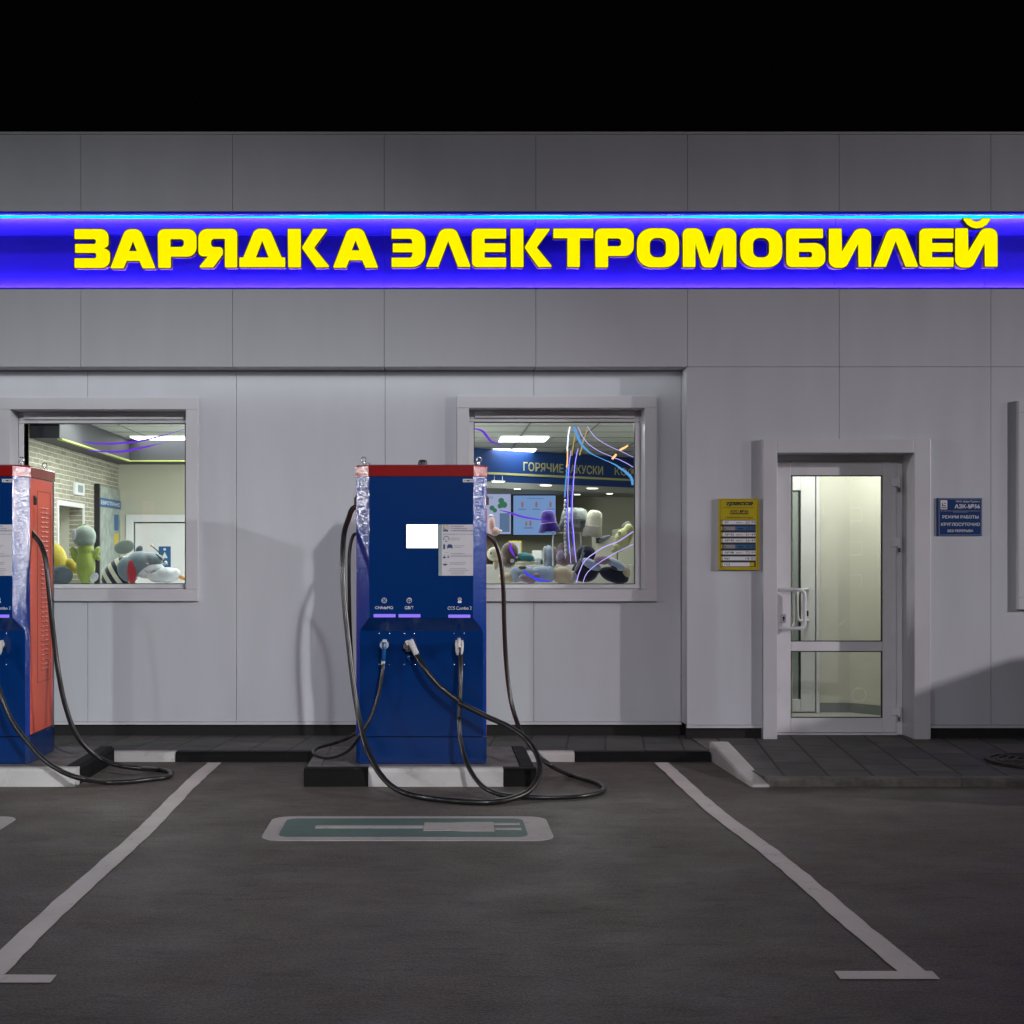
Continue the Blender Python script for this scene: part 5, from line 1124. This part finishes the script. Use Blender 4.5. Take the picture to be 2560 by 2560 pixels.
reflection('amber section of the vertical strip in front of the ceiling', M['s_amber'], [(1047,300),(1048,380),(1042,480)], .0052)
reflection('sky blue lower section of the vertical strip', M['s_cyan'], [(1042,480),(1034,600),(1026,700),(1018,805)], .0062)
reflection('broad sky blue band sweeping from the top to the right edge', M['s_cyan'], [(1120,25),(1150,110),(1200,220),(1290,310),(1400,370),(1540,430),(1650,500),(1740,580),(1765,670)], lambda t: .0070+.004*math.sin(t*9), YS+.03)
reflection('dull yellow strip, left one of two at the top', M['s_yel'], [(1150,60),(1120,180),(1095,350)], .0045, YS+.04)
reflection('dull yellow strip, right one of two at the top', M['s_yel'], [(1270,40),(1225,180),(1180,345)], .0045, YS+.04)
reflection('violet strand rising from the sill to the right edge, upper one', M['s_vio'], [(1145,1740),(1180,1620),(1240,1500),(1340,1420),(1450,1350),(1600,1290),(1770,1180)], .0034)
reflection('violet strand rising from the sill to the right edge, lower one', M['s_vio'], [(1220,1740),(1260,1640),(1370,1540),(1480,1470),(1620,1390),(1770,1320)], .0026)
reflection('amber glowing blot in front of the ceiling at the upper right', M['s_amber'], [(1620,290),(1715,235)], lambda t: .010-.006*abs(t-.3), YS)
reflection('amber glowing blot at the right end of the thin ceiling light', M['s_amber'], [(1540,385),(1585,330)], .009, YS)
reflection('purple glowing curved band in the upper left of the right window', M['s_pur'], [(20,50),(110,75),(160,130),(210,190),(300,225),(345,238)], lambda t: .011*math.sin(math.pi*min(.95, t+.12)), YS+.03, 'light_strand', 6, 0)
reflection('wide purple glow band crossing in front of the menu screens', M['s_pur'], [(300,945),(420,975),(560,1020),(740,1050),(930,1085)], lambda t: .0085*math.sin(math.pi*min(.97, t+.05)), YS+.05, 'light_strand', 6, 0)
reflection('deep blue glow band low in front of the lying toy', M['s_deep'], [(560,1600),(620,1660),(700,1700),(800,1722),(905,1728)], lambda t: .011*math.sin(math.pi*min(.97, t+.08)), YS, 'light_strand', 6, 0)
reflection('purple glow patch curving over the dark brown toy', M['s_pur'], [(415,1300),(425,1370),(455,1430),(490,1475)], lambda t: .011*math.sin(math.pi*min(.95, t+.12)), YS, 'light_strand', 6, 0)
b = MB()
sp = [(630,440,1050,425),(1050,425,1250,410)]
def band3(lab, pts, r):  # purple glowing tubes that stand for light reflected in the left pane
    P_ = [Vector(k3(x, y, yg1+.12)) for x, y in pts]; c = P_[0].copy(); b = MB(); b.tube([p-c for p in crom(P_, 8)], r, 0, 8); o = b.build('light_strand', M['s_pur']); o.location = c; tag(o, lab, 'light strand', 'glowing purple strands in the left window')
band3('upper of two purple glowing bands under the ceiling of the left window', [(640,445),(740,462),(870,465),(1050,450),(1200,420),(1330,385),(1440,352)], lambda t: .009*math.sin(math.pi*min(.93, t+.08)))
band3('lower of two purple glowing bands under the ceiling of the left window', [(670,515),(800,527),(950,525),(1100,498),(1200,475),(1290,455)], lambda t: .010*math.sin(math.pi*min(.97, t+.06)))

# unseen car added past the right edge, its windscreen placed to shade the wall
CARX = 4.68
t = thing('parked_car', 'dark car parked just past the right edge, in front of the landing', 'car', (CARX, 8.7, 0))
M['car'] = P('dark_car_paint', (.012, .013, .02), .25, spec=.6, coat=.6); M['car_glass'] = P('car_glass', (.01, .012, .014), .05)
prof = [(0,.32),(.02,.75),(.18,.92),(1.0,1.04),(1.75,1.34),(2.2,1.50),(3.0,1.54),(3.8,1.46),(4.35,1.05),(4.45,.85),(4.45,.35),(3.95,.30),(3.9,.45),(3.65,.62),(3.35,.62),(3.1,.45),(3.05,.28),(1.35,.28),(1.3,.45),(1.05,.62),(.75,.62),(.5,.45),(.45,.30)]
hw = .82
b = MB(); b.prism([(p[0], p[1]) for p in prof], -hw, hw, 'y'); b.build('body', M['car'], t, bevel=.05)  # body of the added unseen car
for sy in (-1, 1):
    b = MB(); b.prism([(1.15,1.06),(1.80,1.31),(2.25,1.44),(3.0,1.48),(3.7,1.41),(4.1,1.08)], sy*(hw+.001), sy*(hw+.006), 'y'); b.build('side_window', M['car_glass'], t)
    for wx in (.9, 3.5):
        b = MB(); b.prism([(wx+.32*math.cos(R(k*12)), .32+.32*math.sin(R(k*12))) for k in range(30)], sy*(hw-.2), sy*(hw+.01), 'y'); wh = b.build('wheel', M['rubber'], t, bevel=.02)
        b = MB(); b.prism([(wx+.2*math.cos(R(k*12)), .32+.2*math.sin(R(k*12))) for k in range(30)], sy*(hw+.0101), sy*(hw+.02), 'y'); b.build('rim', M['steel'], wh)
